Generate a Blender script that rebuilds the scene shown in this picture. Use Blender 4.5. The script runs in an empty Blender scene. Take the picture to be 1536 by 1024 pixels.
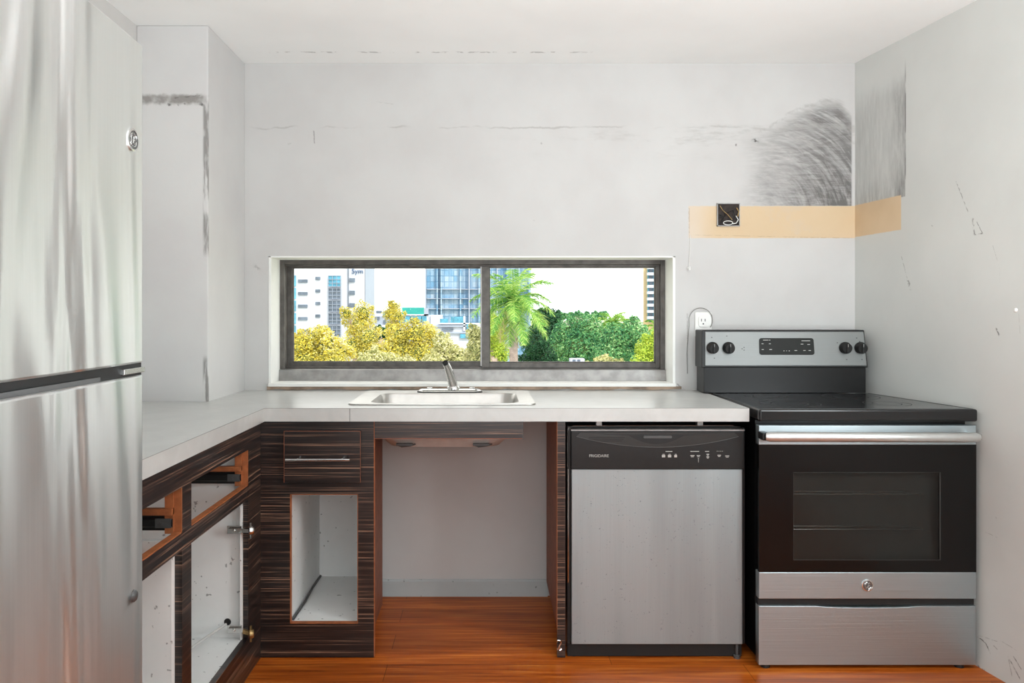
import bpy, math, random
from mathutils import Vector, Matrix
random.seed(7)
PI = math.pi
S = bpy.context.scene
COL = S.collection

# ------------------------------------------------------------------ camera
F = 1180.0; VX, VY = 730.0, 472.0; CZ = 1.199        # focal length in px, vanishing point, eye height
cd = bpy.data.cameras.new('camera'); cam = bpy.data.objects.new('camera', cd); COL.objects.link(cam)
cam.location = (0, 0, CZ); cam.rotation_euler = (PI/2, 0, 0)
cd.sensor_width = 36; cd.lens = F/1536*36
cd.shift_x = (768-VX)/1536; cd.shift_y = (VY-512)/1536
cd.clip_start = 0.05; cd.clip_end = 3000
S.camera = cam

# ------------------------------------------------------------------ world, sun, room light, exposure
w = bpy.data.worlds.new('world'); S.world = w; w.use_nodes = True
nt = w.node_tree; nt.nodes.clear()
out = nt.nodes.new('ShaderNodeOutputWorld'); bg = nt.nodes.new('ShaderNodeBackground')
tc = nt.nodes.new('ShaderNodeTexCoord'); sp = nt.nodes.new('ShaderNodeSeparateXYZ'); rp = nt.nodes.new('ShaderNodeValToRGB')
nt.links.new(tc.outputs['Generated'], sp.inputs[0]); nt.links.new(sp.outputs['Z'], rp.inputs[0])
e = rp.color_ramp.elements
e[0].position = 0.0; e[0].color = (0.86, 0.93, 1.0, 1); e[1].position = 0.035; e[1].color = (1.0, 0.985, 0.955, 1)
nt.links.new(rp.outputs[0], bg.inputs[0]); bg.inputs[1].default_value = 2.4
nt.links.new(bg.outputs[0], out.inputs[0])

def area(name, loc, target, sx, sy, power, color=(1, 1, 1)):
    l = bpy.data.lights.new(name, 'AREA'); l.shape = 'RECTANGLE'; l.size = sx; l.size_y = sy
    l.energy = power; l.color = color
    o = bpy.data.objects.new(name, l); COL.objects.link(o); o.location = loc
    d = Vector(target)-Vector(loc); o.rotation_euler = d.to_track_quat('-Z', 'Y').to_euler()
    return o
sl = bpy.data.lights.new('sun', 'SUN'); sl.energy = 2.8; sl.angle = 0.01; sl.color = (1, 0.96, 0.88)
so = bpy.data.objects.new('sun', sl); COL.objects.link(so)
so.rotation_euler = Vector((-0.35, 0.62, -0.70)).to_track_quat('-Z', 'Y').to_euler()
area('rear_daylight_fill', (0.3, -2.35, 1.35), (0.3, 3, 1.5), 3.2, 1.8, 38, (0.885, 0.965, 1))  # added area lamp for daylight from behind; the rear wall has no door
area('side_fill_light', (1.80, 1.1, 1.5), (-1.03, 2.9, 1.5), 0.7, 1.2, 30, (0.885, 0.965, 1))  # added fill for the column side; the right wall is solid, no window
area('left_fill_light', (-1.2, -1.3, 1.2), (1.7, 2.4, 0.3), 0.9, 1.5, 26, (0.885, 0.965, 1))  # added fill to brighten the lower right wall, no opening behind it
area('upward_fill_light', (0.3, 0.35, 0.75), (0.3, 0.40, 2.273), 1.3, 1.0, 68, (0.885, 0.965, 1))  # added unseen uplight to brighten the ceiling, not a real flash

S.view_settings.view_transform = 'Standard'; S.view_settings.look = 'None'
S.view_settings.exposure = 0.0; S.view_settings.gamma = 1.0; S.view_settings.use_curve_mapping = False

# ------------------------------------------------------------------ helpers
ORG = {}
def lin(c):
    return tuple((x/255/12.92 if x/255 <= 0.04045 else ((x/255+0.055)/1.055)**2.4) for x in c)
def at(px, py, y):
    return Vector(((px-VX)/F*y, y, CZ-(py-VY)/F*y))

class MB:
    def __init__(s): s.v = []; s.f = []
    def add(s, vs, fs):
        b = len(s.v); s.v += [Vector(v) for v in vs]; s.f += [tuple(b+i for i in f) for f in fs]; return s
    def box(s, x0, x1, y0, y1, z0, z1):
        if x0 > x1: x0, x1 = x1, x0
        if y0 > y1: y0, y1 = y1, y0
        if z0 > z1: z0, z1 = z1, z0
        return s.add([(x0,y0,z0),(x1,y0,z0),(x1,y1,z0),(x0,y1,z0),(x0,y0,z1),(x1,y0,z1),(x1,y1,z1),(x0,y1,z1)],
              [(0,3,2,1),(4,5,6,7),(0,1,5,4),(1,2,6,5),(2,3,7,6),(3,0,4,7)])
    def prism(s, pts, axis, a, b):
        # pts 2D polygon; axis 'x','y','z' = extrusion axis
        def m(p, t):
            return {'x': (t, p[0], p[1]), 'y': (p[0], t, p[1]), 'z': (p[0], p[1], t)}[axis]
        n = len(pts)
        vs = [m(p, a) for p in pts]+[m(p, b) for p in pts]
        fs = [tuple(range(n)), tuple(range(2*n-1, n-1, -1))]+[(i, i+n, (i+1) % n+n, (i+1) % n) for i in range(n)]
        return s.add(vs, fs)
    def loft(s, rings, cap0=True, cap1=True, closed=True):
        n = len(rings[0]); vs = [p for r in rings for p in r]; fs = []
        for k in range(len(rings)-1):
            for i in range(n if closed else n-1):
                j = (i+1) % n
                fs.append((k*n+i, k*n+j, (k+1)*n+j, (k+1)*n+i))
        if cap0: fs.append(tuple(range(n-1, -1, -1)))
        if cap1: fs.append(tuple((len(rings)-1)*n+i for i in range(n)))
        return s.add(vs, fs)
    def tube(s, path, r, n=10):
        path = [Vector(p) for p in path]; rings = []
        up = Vector((0, 0, 1)); prev = None
        for i, p in enumerate(path):
            t = (path[min(i+1, len(path)-1)]-path[max(i-1, 0)]).normalized()
            if prev is None:
                a = t.cross(up if abs(t.z) < 0.9 else Vector((1, 0, 0))).normalized()
            else:
                a = (prev-t*prev.dot(t)).normalized()
            prev = a; b = t.cross(a)
            rr = r[i] if isinstance(r, (list, tuple)) else r
            rings.append([p+a*math.cos(2*PI*k/n)*rr+b*math.sin(2*PI*k/n)*rr for k in range(n)])
        return s.loft(rings)
    def lathe(s, prof, c, axis, n=24, cap=True):
        # prof: (radius, distance along axis)
        c = Vector(c); ax = Vector(axis).normalized()
        a = ax.cross(Vector((0, 0, 1)) if abs(ax.z) < 0.9 else Vector((1, 0, 0))).normalized(); b = ax.cross(a)
        rings = [[c+ax*h+a*math.cos(2*PI*k/n)*r+b*math.sin(2*PI*k/n)*r for k in range(n)] for r, h in prof]
        return s.loft(rings, cap, cap)
    def map(s, fn):
        s.v = [Vector(fn(v)) for v in s.v]; return s
    def build(s, name, mat, parent=None, bevel=0, smooth=False, seg=2):
        o0 = ORG.get(parent.name, Vector((0, 0, 0))) if parent else Vector((0, 0, 0))
        me = bpy.data.meshes.new(name); me.from_pydata([v-o0 for v in s.v], [], s.f); me.update()
        me.materials.append(mat)
        # consistent normals
        import bmesh
        bm = bmesh.new(); bm.from_mesh(me); bmesh.ops.recalc_face_normals(bm, faces=bm.faces); bm.to_mesh(me); bm.free()
        if smooth:
            me.polygons.foreach_set('use_smooth', [True]*len(me.polygons))
            try: me.set_sharp_from_angle(angle=math.radians(38))
            except Exception: pass
        o = bpy.data.objects.new(name, me); COL.objects.link(o)
        ORG[o.name] = o0
        if parent: o.parent = parent
        if bevel:
            m = o.modifiers.new('bevel', 'BEVEL'); m.width = bevel; m.segments = seg; m.limit_method = 'ANGLE'; m.angle_limit = math.radians(40)
            m.harden_normals = False
        return o
def B(*a): return MB().box(*a)
def tag(o, label=None, cat=None, group=None, kind=None):
    if label: o['label'] = label
    if cat: o['category'] = cat
    if group: o['group'] = group
    if kind: o['kind'] = kind
    return o
def thing(name, loc, label=None, cat=None, group=None, kind=None):
    o = bpy.data.objects.new(name, None); COL.objects.link(o); o.location = loc; o.empty_display_size = 0.1
    ORG[o.name] = Vector(loc); return tag(o, label, cat, group, kind)
def rrect(x0, x1, z0, z1, r, n=5):
    pts = []
    for cx, cz, a0 in ((x1-r, z1-r, 0), (x0+r, z1-r, PI/2), (x0+r, z0+r, PI), (x1-r, z0+r, 1.5*PI)):
        for k in range(n+1):
            a = a0+k*PI/2/n; pts.append((cx+r*math.cos(a), cz+r*math.sin(a)))
    return pts
def text(txt, size, loc, rot, mat, name, parent, align='CENTER', ext=0.0004):
    c = bpy.data.curves.new(name, 'FONT'); c.body = txt; c.size = size; c.extrude = ext; c.align_x = align; c.align_y = 'CENTER'
    t = bpy.data.objects.new(name, c); COL.objects.link(t)
    dg = bpy.context.evaluated_depsgraph_get(); dg.update()
    me = bpy.data.meshes.new_from_object(t.evaluated_get(dg)); bpy.data.objects.remove(t); bpy.data.curves.remove(c)
    M = Matrix.Translation(Vector(loc)) @ rot.to_matrix().to_4x4() if hasattr(rot, 'to_matrix') else Matrix.Translation(Vector(loc))
    me.transform(M)
    o0 = ORG.get(parent.name, Vector((0, 0, 0)))
    me.transform(Matrix.Translation(-o0)); me.materials.clear(); me.materials.append(mat)
    o = bpy.data.objects.new(name, me); COL.objects.link(o); o.parent = parent; ORG[o.name] = o0
    return o
from mathutils import Euler
FACE_CAM = Euler((PI/2, 0, 0)); FACE_X = Euler((PI/2, 0, PI/2))

# ------------------------------------------------------------------ materials
class N:
    """small node tree writer"""
    def __init__(s, name):
        s.m = bpy.data.materials.new(name); s.m.use_nodes = True; s.t = s.m.node_tree; s.t.nodes.clear()
        s.out = s.t.nodes.new('ShaderNodeOutputMaterial'); s.p = s.t.nodes.new('ShaderNodeBsdfPrincipled')
        s.t.links.new(s.p.outputs[0], s.out.inputs[0])
        s.tc = s.t.nodes.new('ShaderNodeTexCoord'); s.co = s.tc.outputs['Object']
    def put(s, sock, v):
        if hasattr(v, 'is_output') or isinstance(v, bpy.types.NodeSocket): s.t.links.new(v, sock)
        elif isinstance(v, (tuple, list)) and len(v) == 3 and sock.type == 'RGBA': sock.default_value = (*v, 1)
        else: sock.default_value = v
    def math(s, op, a, b=0.0, c=None, clamp=False):
        n = s.t.nodes.new('ShaderNodeMath'); n.operation = op; n.use_clamp = clamp
        s.put(n.inputs[0], a); s.put(n.inputs[1], b)
        if c is not None: s.put(n.inputs[2], c)
        return n.outputs[0]
    def xyz(s, co=None):
        n = s.t.nodes.new('ShaderNodeSeparateXYZ'); s.put(n.inputs[0], co or s.co); return n.outputs
    def mapping(s, scale=(1,1,1), rot=(0,0,0), loc=(0,0,0), co=None):
        n = s.t.nodes.new('ShaderNodeMapping'); s.put(n.inputs[0], co or s.co)
        n.inputs['Scale'].default_value = scale; n.inputs['Rotation'].default_value = rot; n.inputs['Location'].default_value = loc
        return n.outputs[0]
    def noise(s, scale, detail=4, rough=0.55, co=None, dist=0.0, col=False):
        n = s.t.nodes.new('ShaderNodeTexNoise'); s.put(n.inputs['Vector'], co or s.co)
        n.inputs['Scale'].default_value = scale; n.inputs['Detail'].default_value = detail
        n.inputs['Roughness'].default_value = rough; n.inputs['Distortion'].default_value = dist
        return n.outputs['Color' if col else 'Fac']
    def ramp(s, fac, stops, interp='LINEAR'):
        n = s.t.nodes.new('ShaderNodeValToRGB'); n.color_ramp.interpolation = interp; s.put(n.inputs[0], fac)
        el = n.color_ramp.elements
        while len(el) < len(stops): el.new(0.5)
        for e_, (p, c) in zip(el, stops):
            e_.position = p; e_.color = (*c, 1) if isinstance(c, (tuple, list)) else (c, c, c, 1)
        return n.outputs[0]
    def mix(s, f, a, b, mode='MIX'):
        n = s.t.nodes.new('ShaderNodeMix'); n.data_type = 'RGBA'; n.blend_type = mode
        s.put(n.inputs[0], f); s.put(n.inputs[6], a); s.put(n.inputs[7], b); return n.outputs[2]
    def ss(s, x, a, b):
        n = s.t.nodes.new('ShaderNodeMapRange'); n.interpolation_type = 'SMOOTHSTEP'
        s.put(n.inputs[0], x); s.put(n.inputs[1], a); s.put(n.inputs[2], b); return n.outputs[0]
    def inv(s, x): return s.math('SUBTRACT', 1.0, x)
    def mul(s, *a):
        r = a[0]
        for k in a[1:]: r = s.math('MULTIPLY', r, k)
        return r
    def bump(s, h, strength=0.2, dist=0.001):
        n = s.t.nodes.new('ShaderNodeBump'); n.inputs['Strength'].default_value = strength; n.inputs['Distance'].default_value = dist
        s.put(n.inputs['Height'], h); s.t.links.new(n.outputs[0], s.p.inputs['Normal']); return n
    def set(s, **k):
        names = {'color': 'Base Color', 'rough': 'Roughness', 'metal': 'Metallic', 'spec': 'Specular IOR Level', 'aniso': 'Anisotropic',
                 'anirot': 'Anisotropic Rotation', 'coat': 'Coat Weight', 'trans': 'Transmission Weight', 'sub': 'Subsurface Weight'}
        for a, v in k.items(): s.put(s.p.inputs[names[a]], v)
        return s
def simple(name, rgb, rough=0.5, metal=0.0, var=0.06, scale=30, bump=0.0, spec=0.5):
    n = N(name); c = lin(rgb)
    f = n.noise(scale)
    n.set(color=n.mix(n.ss(f, 0.3, 0.7), tuple(x*(1-var) for x in c), tuple(min(1, x*(1+var)) for x in c)), rough=rough, metal=metal, spec=spec)
    if bump: n.bump(f, bump, 0.002)
    return n.m

def seg_mask(n, a, b, marks, nz):
    """scratches: union of thin soft segments in the (a,b) plane; marks = (a0,b0,a1,b1,width,strength)"""
    tot = None
    for a0, b0, a1, b1, wd, st in marks:
        L = math.hypot(a1-a0, b1-b0) or 1e-4; ux, uz = (a1-a0)/L, (b1-b0)/L
        da = n.math('SUBTRACT', a, a0); db = n.math('SUBTRACT', b, b0)
        u = n.math('ADD', n.mul(da, ux), n.mul(db, uz))
        v = n.math('ADD', n.mul(da, -uz), n.mul(db, ux))
        v = n.math('ABSOLUTE', n.math('ADD', v, n.mul(n.math('SUBTRACT', nz, 0.5), wd*3.5)))
        m = n.mul(n.inv(n.ss(v, wd*0.3, wd)), n.ss(u, -wd, wd), n.inv(n.ss(u, L-wd, L+wd)), st, n.ss(nz, 0.36, 0.56))
        tot = m if tot is None else n.math('MAXIMUM', tot, m)
    return tot

WALLC = (209, 206, 203); CREAM = (212, 188, 154)
# --- back wall paint with its stains
def back_wall_mat():
    n = N('back_wall_paint'); o = n.xyz(); x, z = o[0], o[2]
    n1 = n.noise(9, 5); n2 = n.noise(3, 4); nf = n.noise(60, 3)
    base = n.mix(n.ss(n2, 0.3, 0.7), lin((196, 194, 192)), lin((202, 201, 199)))
    # patchwork of touched-up paint under the old cabinet line
    wz = n.math('ADD', z, n.mul(n.math('SUBTRACT', n1, 0.5), 0.05))
    x0 = lambda p: (p-730)/351.2
    z0 = lambda p: CZ-(p-472)/351.2
    # tide line where the old cabinets ended
    ln = n.mul(n.inv(n.ss(n.math('ABSOLUTE', n.math('SUBTRACT', wz, z0(191))), 0.001, 0.006)), n.ss(n.noise(5, 3), 0.42, 0.62), n.ss(x, x0(368), x0(400)), n.inv(n.ss(x, x0(1130), x0(1170))), 0.5)
    base = n.mix(ln, base, lin((150, 147, 143)))
    # grime smears below the line
    sm = n.noise(4, 5, 0.7, co=n.mapping((1.4, 1, 6), loc=(3, 0, 0)))
    g1 = n.mul(n.ss(sm, 0.5, 0.75), n.ss(z, z0(255), z0(205)), n.inv(n.ss(wz, z0(192), z0(186))), n.ss(x, x0(640), x0(1060)), 0.45)
    base = n.mix(g1, base, lin((160, 157, 153)))
    # soot over the stove
    br = n.noise(7, 6, 0.72, co=n.mapping((1.6, 1, 11), rot=(0, 0.10, 0)), dist=0.9)
    dxp = n.math('SUBTRACT', x, x0(1120)); dzp = n.math('SUBTRACT', z, z0(330))
    rad = n.math('SQRT', n.math('ADD', n.mul(dxp, dxp), n.mul(dzp, dzp, 1.3))); ang = n.math('ARCTAN2', dzp, dxp)
    cb = n.t.nodes.new('ShaderNodeCombineXYZ'); n.put(cb.inputs[0], n.mul(rad, 34.0)); n.put(cb.inputs[1], n.mul(ang, 2.2))
    brv = n.noise(1.3, 6, 0.7, co=cb.outputs[0], dist=0.5)
    ztop = n.math('ADD', z0(195), n.mul(n.ss(x, x0(1130), x0(1235)), z0(152)-z0(195)))
    ztop = n.math('SUBTRACT', ztop, n.mul(n.ss(x, x0(1255), x0(1285)), 0.07))
    reg = n.mul(n.ss(n.math('ADD', x, n.mul(n.math('SUBTRACT', n1, 0.5), 0.12)), x0(1095), x0(1165)), n.ss(z, z0(309.5), z0(308)), n.inv(n.ss(n.math('ADD', wz, n.mul(n.math('SUBTRACT', brv, 0.5), 0.12)), n.math('SUBTRACT', ztop, 0.05), n.math('ADD', ztop, 0.015))), n.inv(n.ss(x, x0(1276), x0(1279))))
    st = n.math('ADD', n.mul(n.ss(n.math('ADD', n.mul(br, 0.6), n.mul(brv, 0.4)), 0.25, 0.72), 0.66), n.mul(n.ss(n.math('ADD', x, n.mul(n1, 0.1)), x0(1170), x0(1285)), n.ss(brv, 0.15, 0.75), 0.85), clamp=True)
    st = n.math('MULTIPLY_ADD', n.ss(z, z0(215), z0(300)), 0.14, st)
    base = n.mix(n.mul(reg, st, 0.85), base, lin((96, 94, 92)))
    edge = n.mul(n.inv(n.ss(n.math('ABSOLUTE', n.math('SUBTRACT', wz, ztop)), 0.002, 0.012)), n.ss(x, x0(1120), x0(1150)), n.inv(n.ss(x, x0(1240), x0(1262))), n.ss(nf, 0.35, 0.65), 0.3)
    base = n.mix(edge, base, lin((140, 137, 134)))
    # lighter grime left of the soot
    g2 = n.mul(n.ss(sm, 0.42, 0.7), n.ss(x, x0(1010), x0(1060)), n.ss(z, z0(230), z0(205)), n.inv(n.ss(wz, z0(190), z0(183))), 0.55)
    base = n.mix(g2, base, lin((168, 166, 163)))
    # bare cream strip
    cr = n.mul(n.ss(n.math('ADD', x, n.mul(nf, 0.006)), x0(1033), x0(1035)), n.ss(n.math('ADD', z, n.mul(nf, 0.004)), z0(357), z0(355.5)), n.inv(n.ss(n.math('ADD', z, n.mul(nf, 0.004)), z0(309), z0(307.5))))
    cc = n.mix(n.mul(n.inv(n.ss(x, x0(1034), x0(1078))), 0.75), lin(CREAM), lin((214, 202, 188)))
    cc = n.mix(n.mul(n.ss(n1, 0.52, 0.62), n.ss(x, x0(1130), x0(1160)), n.inv(n.ss(x, x0(1200), x0(1240))), 0.5), cc, lin((206, 190, 168)))
    cc = n.mix(n.mul(n.ss(n2, 0.4, 0.7), 0.35), cc, lin((204, 176, 138)))
    base = n.mix(cr, base, cc)
    marks = [(x0(a), z0(b), x0(c), z0(d), wd, s) for a, b, c, d, wd, s in (
        (1129, 210, 1137, 210, .009, .9), (1104, 216, 1105, 218, .005, .9), (432, 216, 436, 215, .005, .6), (471, 196, 472, 215, .003, .5),
        (812, 214, 813, 215, .005, .6), (381, 398, 390, 404, .010, .35), (1034, 312, 1034, 350, .002, .5),
        (1033, 352, 1280, 357, .0015, .3),
        (1031, 470, 1031, 560, .002, .45), (560, 152, 590, 156, .003, .15), (1016, 575, 1030, 588, .004, .5), (800, 330, 802, 331, .004, .25))]
    base = n.mix(seg_mask(n, x, z, marks, nf), base, lin((70, 66, 62)))
    # dark crack along the ceiling
    n.set(color=base, rough=0.62); n.bump(n.math('ADD', nf, n.mul(n1, 2)), 0.12, 0.002)
    return n.m
RX0, RK = 1.573, 0.15
def right_x(y): return RX0+RK*(3.36-y)
def right_wall_mat():
    n = N('right_wall_paint'); o = n.xyz(); y, z = o[1], o[2]
    n1 = n.noise(9, 5); nf = n.noise(60, 3); n2 = n.noise(2.5, 4)
    def Y(px): return (RX0+RK*3.36)/((px-VX)/F+RK)
    def Z(px, py): return CZ-(py-VY)/F*Y(px)
    base = n.mix(n.ss(n2, 0.3, 0.7), lin((205, 206, 202)), lin((212, 213, 209)))
    box = n.mul(n.ss(y, Y(1358)-0.001, Y(1358)+0.001), n.ss(z, 1.655, 1.66), n.inv(n.ss(n.math('ADD', z, n.mul(n1, 0.16)), 2.12, 2.26)))
    sv = n.noise(7, 6, 0.7, co=n.mapping((1, 8, 1.2)))
    dk = n.math('ADD', n.mul(n.inv(n.ss(y, Y(1358), Y(1358)+0.11)), 0.55), n.mul(n.inv(n.ss(z, 1.66, 1.78)), 0.4))
    dk = n.math('ADD', dk, 0.42)
    dk = n.mul(dk, n.math('ADD', n.mul(n.ss(sv, 0.25, 0.75), 0.8), 0.25))
    base = n.mix(n.mul(box, dk, 0.72), base, lin((120, 118, 116)))
    ed = n.mul(n.inv(n.ss(n.math('ABSOLUTE', n.math('SUBTRACT', y, Y(1358))), 0.001, 0.005)), n.ss(z, 1.70, 1.72), n.inv(n.ss(z, 2.08, 2.2)), n.ss(n1, 0.35, 0.6), 0.85)
    base = n.mix(ed, base, lin((90, 88, 85)))
    cr = n.mul(n.ss(y, Y(1352), Y(1352)+0.003), n.ss(n.math('ADD', z, n.mul(nf, 0.004)), 1.531, 1.535), n.inv(n.ss(n.math('ADD', z, n.mul(nf, 0.004)), 1.666, 1.67)))
    base = n.mix(cr, base, n.mix(n.ss(n2, 0.4, 0.7), lin((216, 190, 156)), lin((206, 178, 142))))
    M = [(1434, 272, 1452, 318, .0025, .6), (1459, 328, 1462, 352, .005, .8), (1462, 352, 1474, 350, .003, .8), (1474, 350, 1464, 330, .002, .8),
         (1352, 384, 1361, 418, .002, .55), (1361, 420, 1366, 434, .007, .6), (1489, 368, 1499, 400, .0015, .35), (1499, 400, 1500, 430, .001, .25),
         (1494, 492, 1498, 503, .004, .8), (1397, 338, 1399, 339, .003, .5), (1373, 458, 1374, 460, .003, .5), (1528, 470, 1530, 500, .0015, .25),
         (1466, 954, 1478, 964, .003, .9), (1478, 964, 1486, 980, .003, .9), (1466, 1000, 1478, 1008, .008, .8), (1478, 1008, 1500, 1022, .004, .9),
         (1470, 998, 1478, 1010, .003, .9), (1514, 988, 1530, 1018, .003, .9), (1520, 984, 1532, 1004, .0025, .8), (1512, 984, 1518, 1014, .002, .7),
         (1490, 968, 1496, 974, .002, .6), (1494, 776, 1497, 777, .004, .7), (1470, 794, 1496, 806, .0015, .4), (1500, 960, 1526, 976, .0012, .5), (1466, 952, 1496, 962, .0012, .5)]
    marks = []
    for a, b, c, d, wd, s in M:
        marks.append((Y(a), Z(a, b), Y(c), Z(c, d), wd, s))
    base = n.mix(seg_mask(n, y, z, marks, nf), base, lin((84, 80, 75)))
    n.set(color=base, rough=0.42); n.bump(n.math('ADD', nf, n.mul(n1, 2)), 0.12, 0.002)
    return n.m
def column_mat():
    n = N('column_paint'); o = n.xyz(); x, y, z = o
    n1 = n.noise(9, 5); nf = n.noise(60, 3)
    base = n.mix(n.ss(n.noise(3), 0.3, 0.7), lin((203, 201, 200)), lin((209, 208, 206)))
    sc = 404.; X = lambda p: (p-730)/sc; Z = lambda p: CZ-(p-472)/sc
    hz = n.mul(n.ss(n1, 0.40, 0.58), n.inv(n.ss(y, 2.925, 2.93)), n.inv(n.ss(n.math('ABSOLUTE', n.math('SUBTRACT', n.math('ADD', z, n.mul(n.math('SUBTRACT', nf, 0.5), 0.02)), Z(149)-0.0)), 0.008, 0.024)), 0.8)
    base = n.mix(hz, base, lin((120, 115, 110)))
    ed = n.mul(n.ss(x, X(303), X(307)), n.inv(n.ss(y, 2.925, 2.93)), n.ss(n.noise(14, 4, co=n.mapping((4, 1, 0.6))), 0.40, 0.58), 0.75)
    seg = n.math('MAXIMUM', n.mul(n.ss(z, Z(388), Z(370)), n.inv(n.ss(z, Z(160), Z(150)))), n.inv(n.ss(z, Z(545), Z(530))))
    base = n.mix(n.mul(ed, seg), base, lin((110, 106, 102)))
    marks = [(X(a), Z(b), X(c), Z(d), wd, s) for a, b, c, d, wd, s in ((252, 156, 256, 157, .007, .9), (276, 155, 278, 156, .004, .8), (302, 155, 305, 158, .007, .9), (267, 157, 268, 158, .004, .8), (262, 147, 300, 143, .003, .5))]
    base = n.mix(seg_mask(n, x, z, marks, nf), base, lin((60, 56, 52)))
    n.set(color=base, rough=0.6); n.bump(n.math('ADD', nf, n.mul(n1, 2)), 0.12, 0.002)
    return n.m

def wood_mat():
    n = N('dark_zebra_laminate')
    g = n.noise(1, 5, 0.65, co=n.mapping((2.2, 2.2, 260)), dist=0.2)
    g2 = n.noise(1, 3, 0.6, co=n.mapping((1.1, 1.1, 38)), dist=0.2)
    c = n.ramp(g, [(0.30, lin((22, 17, 17))), (0.50, lin((34, 28, 27))), (0.57, lin((76, 58, 50))), (0.66, lin((168, 132, 108)))])
    c = n.mix(n.ss(g2, 0.40, 0.64), c, n.mix(0.6, c, lin((24, 18, 18))))
    n.set(color=c, rough=0.3, spec=0.6); n.bump(g, 0.06, 0.001); return n.m
def floor_mat():
    n = N('orange_plank_floor')
    co = n.mapping((1, 1, 1), loc=(0.34, 0.052, 0))
    br = n.t.nodes.new('ShaderNodeTexBrick'); n.put(br.inputs['Vector'], co)
    br.offset = 0.37; br.inputs['Scale'].default_value = 1.0; br.inputs['Brick Width'].default_value = 1.22; br.inputs['Row Height'].default_value = 0.125
    br.inputs['Mortar Size'].default_value = 0.0012; br.inputs['Mortar Smooth'].default_value = 0.4
    br.inputs['Color1'].default_value = (0, 0, 0, 1); br.inputs['Color2'].default_value = (1, 1, 1, 1); br.inputs['Mortar'].default_value = (0.5, 0.5, 0.5, 1)
    g = n.noise(1, 6, 0.65, co=n.mapping((2.5, 55, 1)), dist=0.4); g2 = n.noise(1, 3, 0.5, co=n.mapping((1.2, 11, 1)))
    c = n.ramp(g, [(0.28, lin((126, 54, 12))), (0.5, lin((188, 92, 24))), (0.68, lin((222, 132, 52)))])
    c = n.mix(n.mul(n.ss(g2, 0.35, 0.7), 0.5), c, lin((120, 54, 18)))
    c = n.mix(n.mul(br.outputs['Color'], 0.4), c, n.mix(1.0, c, (0.55, 0.5, 0.45), 'MULTIPLY'))
    c = n.mix(n.mul(br.outputs['Fac'], 0.8), c, lin((60, 26, 10)))
    n.set(color=c, rough=0.36, spec=0.22); n.bump(g, 0.05, 0.001); return n.m
def counter_mat():
    n = N('pale_marbled_laminate')
    f = n.noise(6, 7, 0.65, dist=1.2); f2 = n.noise(1.3, 4, 0.5, dist=2.5)
    c = n.ramp(f, [(0.3, lin((184, 184, 181))), (0.55, lin((192, 192, 189))), (0.75, lin((199, 199, 196)))])
    vein = n.inv(n.ss(n.math('ABSOLUTE', n.math('SUBTRACT', f2, 0.5)), 0.0, 0.02))
    c = n.mix(n.mul(vein, 0.22), c, lin((190, 189, 186)))
    n.set(color=c, rough=0.3, spec=0.5); return n.m
def steel_mat(name, rgb, rough, axis, wave=0.0, speck=0.0, aniso=0.6, tan='X', metal=1.0):
    """brushed steel; axis = direction of the brush lines"""
    n = N(name); sc = {'x': (3, 300, 300), 'z': (300, 300, 3), 'y': (300, 3, 300)}[axis]
    g = n.noise(1, 3, 0.6, co=n.mapping(sc)); c = lin(rgb)
    col = n.mix(g, tuple(v*0.93 for v in c), tuple(min(1, v*1.06) for v in c))
    if speck:
        s_ = n.noise(140, 2, 0.5); s2 = n.noise(22, 3)
        col = n.mix(n.mul(n.ss(s_, 0.66, 0.72), n.ss(s2, 0.45, 0.6), speck), col, tuple(v*0.4 for v in c))
        big = n.noise(1, 3, 0.5, co=n.mapping((9, 9, 0.7)))
        col = n.mix(n.mul(n.ss(big, 0.4, 0.65), 0.42), col, tuple(v*0.68 for v in c))
    n.set(color=col, rough=n.math('MULTIPLY_ADD', g, 0.06, rough-0.03), metal=metal, aniso=aniso)
    tn = n.t.nodes.new('ShaderNodeTangent'); tn.direction_type = 'RADIAL'; tn.axis = tan; n.t.links.new(tn.outputs[0], n.p.inputs['Tangent'])
    h = n.mul(g, 0.0004 if not wave or speck else 0.0001)
    if wave:
        w1 = n.noise(1, 2, 0.4, co=n.mapping((1, 5.5, 0.9)), dist=0.6)
        h = n.math('ADD', h, n.mul(w1, wave))
    b = n.bump(h, 1.0, 1.0)
    return n.m

M = {}
M['back'] = back_wall_mat(); M['right'] = right_wall_mat(); M['col'] = column_mat()
M['paint'] = simple('wall_paint', (207, 205, 202), 0.6, var=0.03, scale=4, bump=0.05)
def ceil_mat():
    n = N('ceiling_paint'); o = n.xyz(); x, y = o[0], o[1]
    base = n.mix(n.ss(n.noise(2), 0.3, 0.7), lin((244, 245, 243)), lin((249, 250, 248)))
    m = n.mul(n.inv(n.ss(n.math('ABSOLUTE', n.math('SUBTRACT', y, 3.22)), 0.002, 0.012)), n.ss(n.noise(26, 3), 0.50, 0.60), n.ss(x, -0.95, -0.8), n.inv(n.ss(x, 0.3, 0.5)), 0.6)
    base = n.mix(m, base, lin((150, 148, 144)))
    n.set(color=base, rough=0.7); n.bump(n.noise(30), 0.06, 0.002); return n.m
M['ceil'] = ceil_mat()
M['wood'] = wood_mat(); M['floor'] = floor_mat(); M['counter'] = counter_mat()
M['raw'] = simple('orange_raw_board_edge', (158, 92, 52), 0.6, var=0.2, scale=40)
M['raw_dark'] = simple('reddish_brown_board', (132, 78, 54), 0.6, var=0.2, scale=30)
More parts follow.
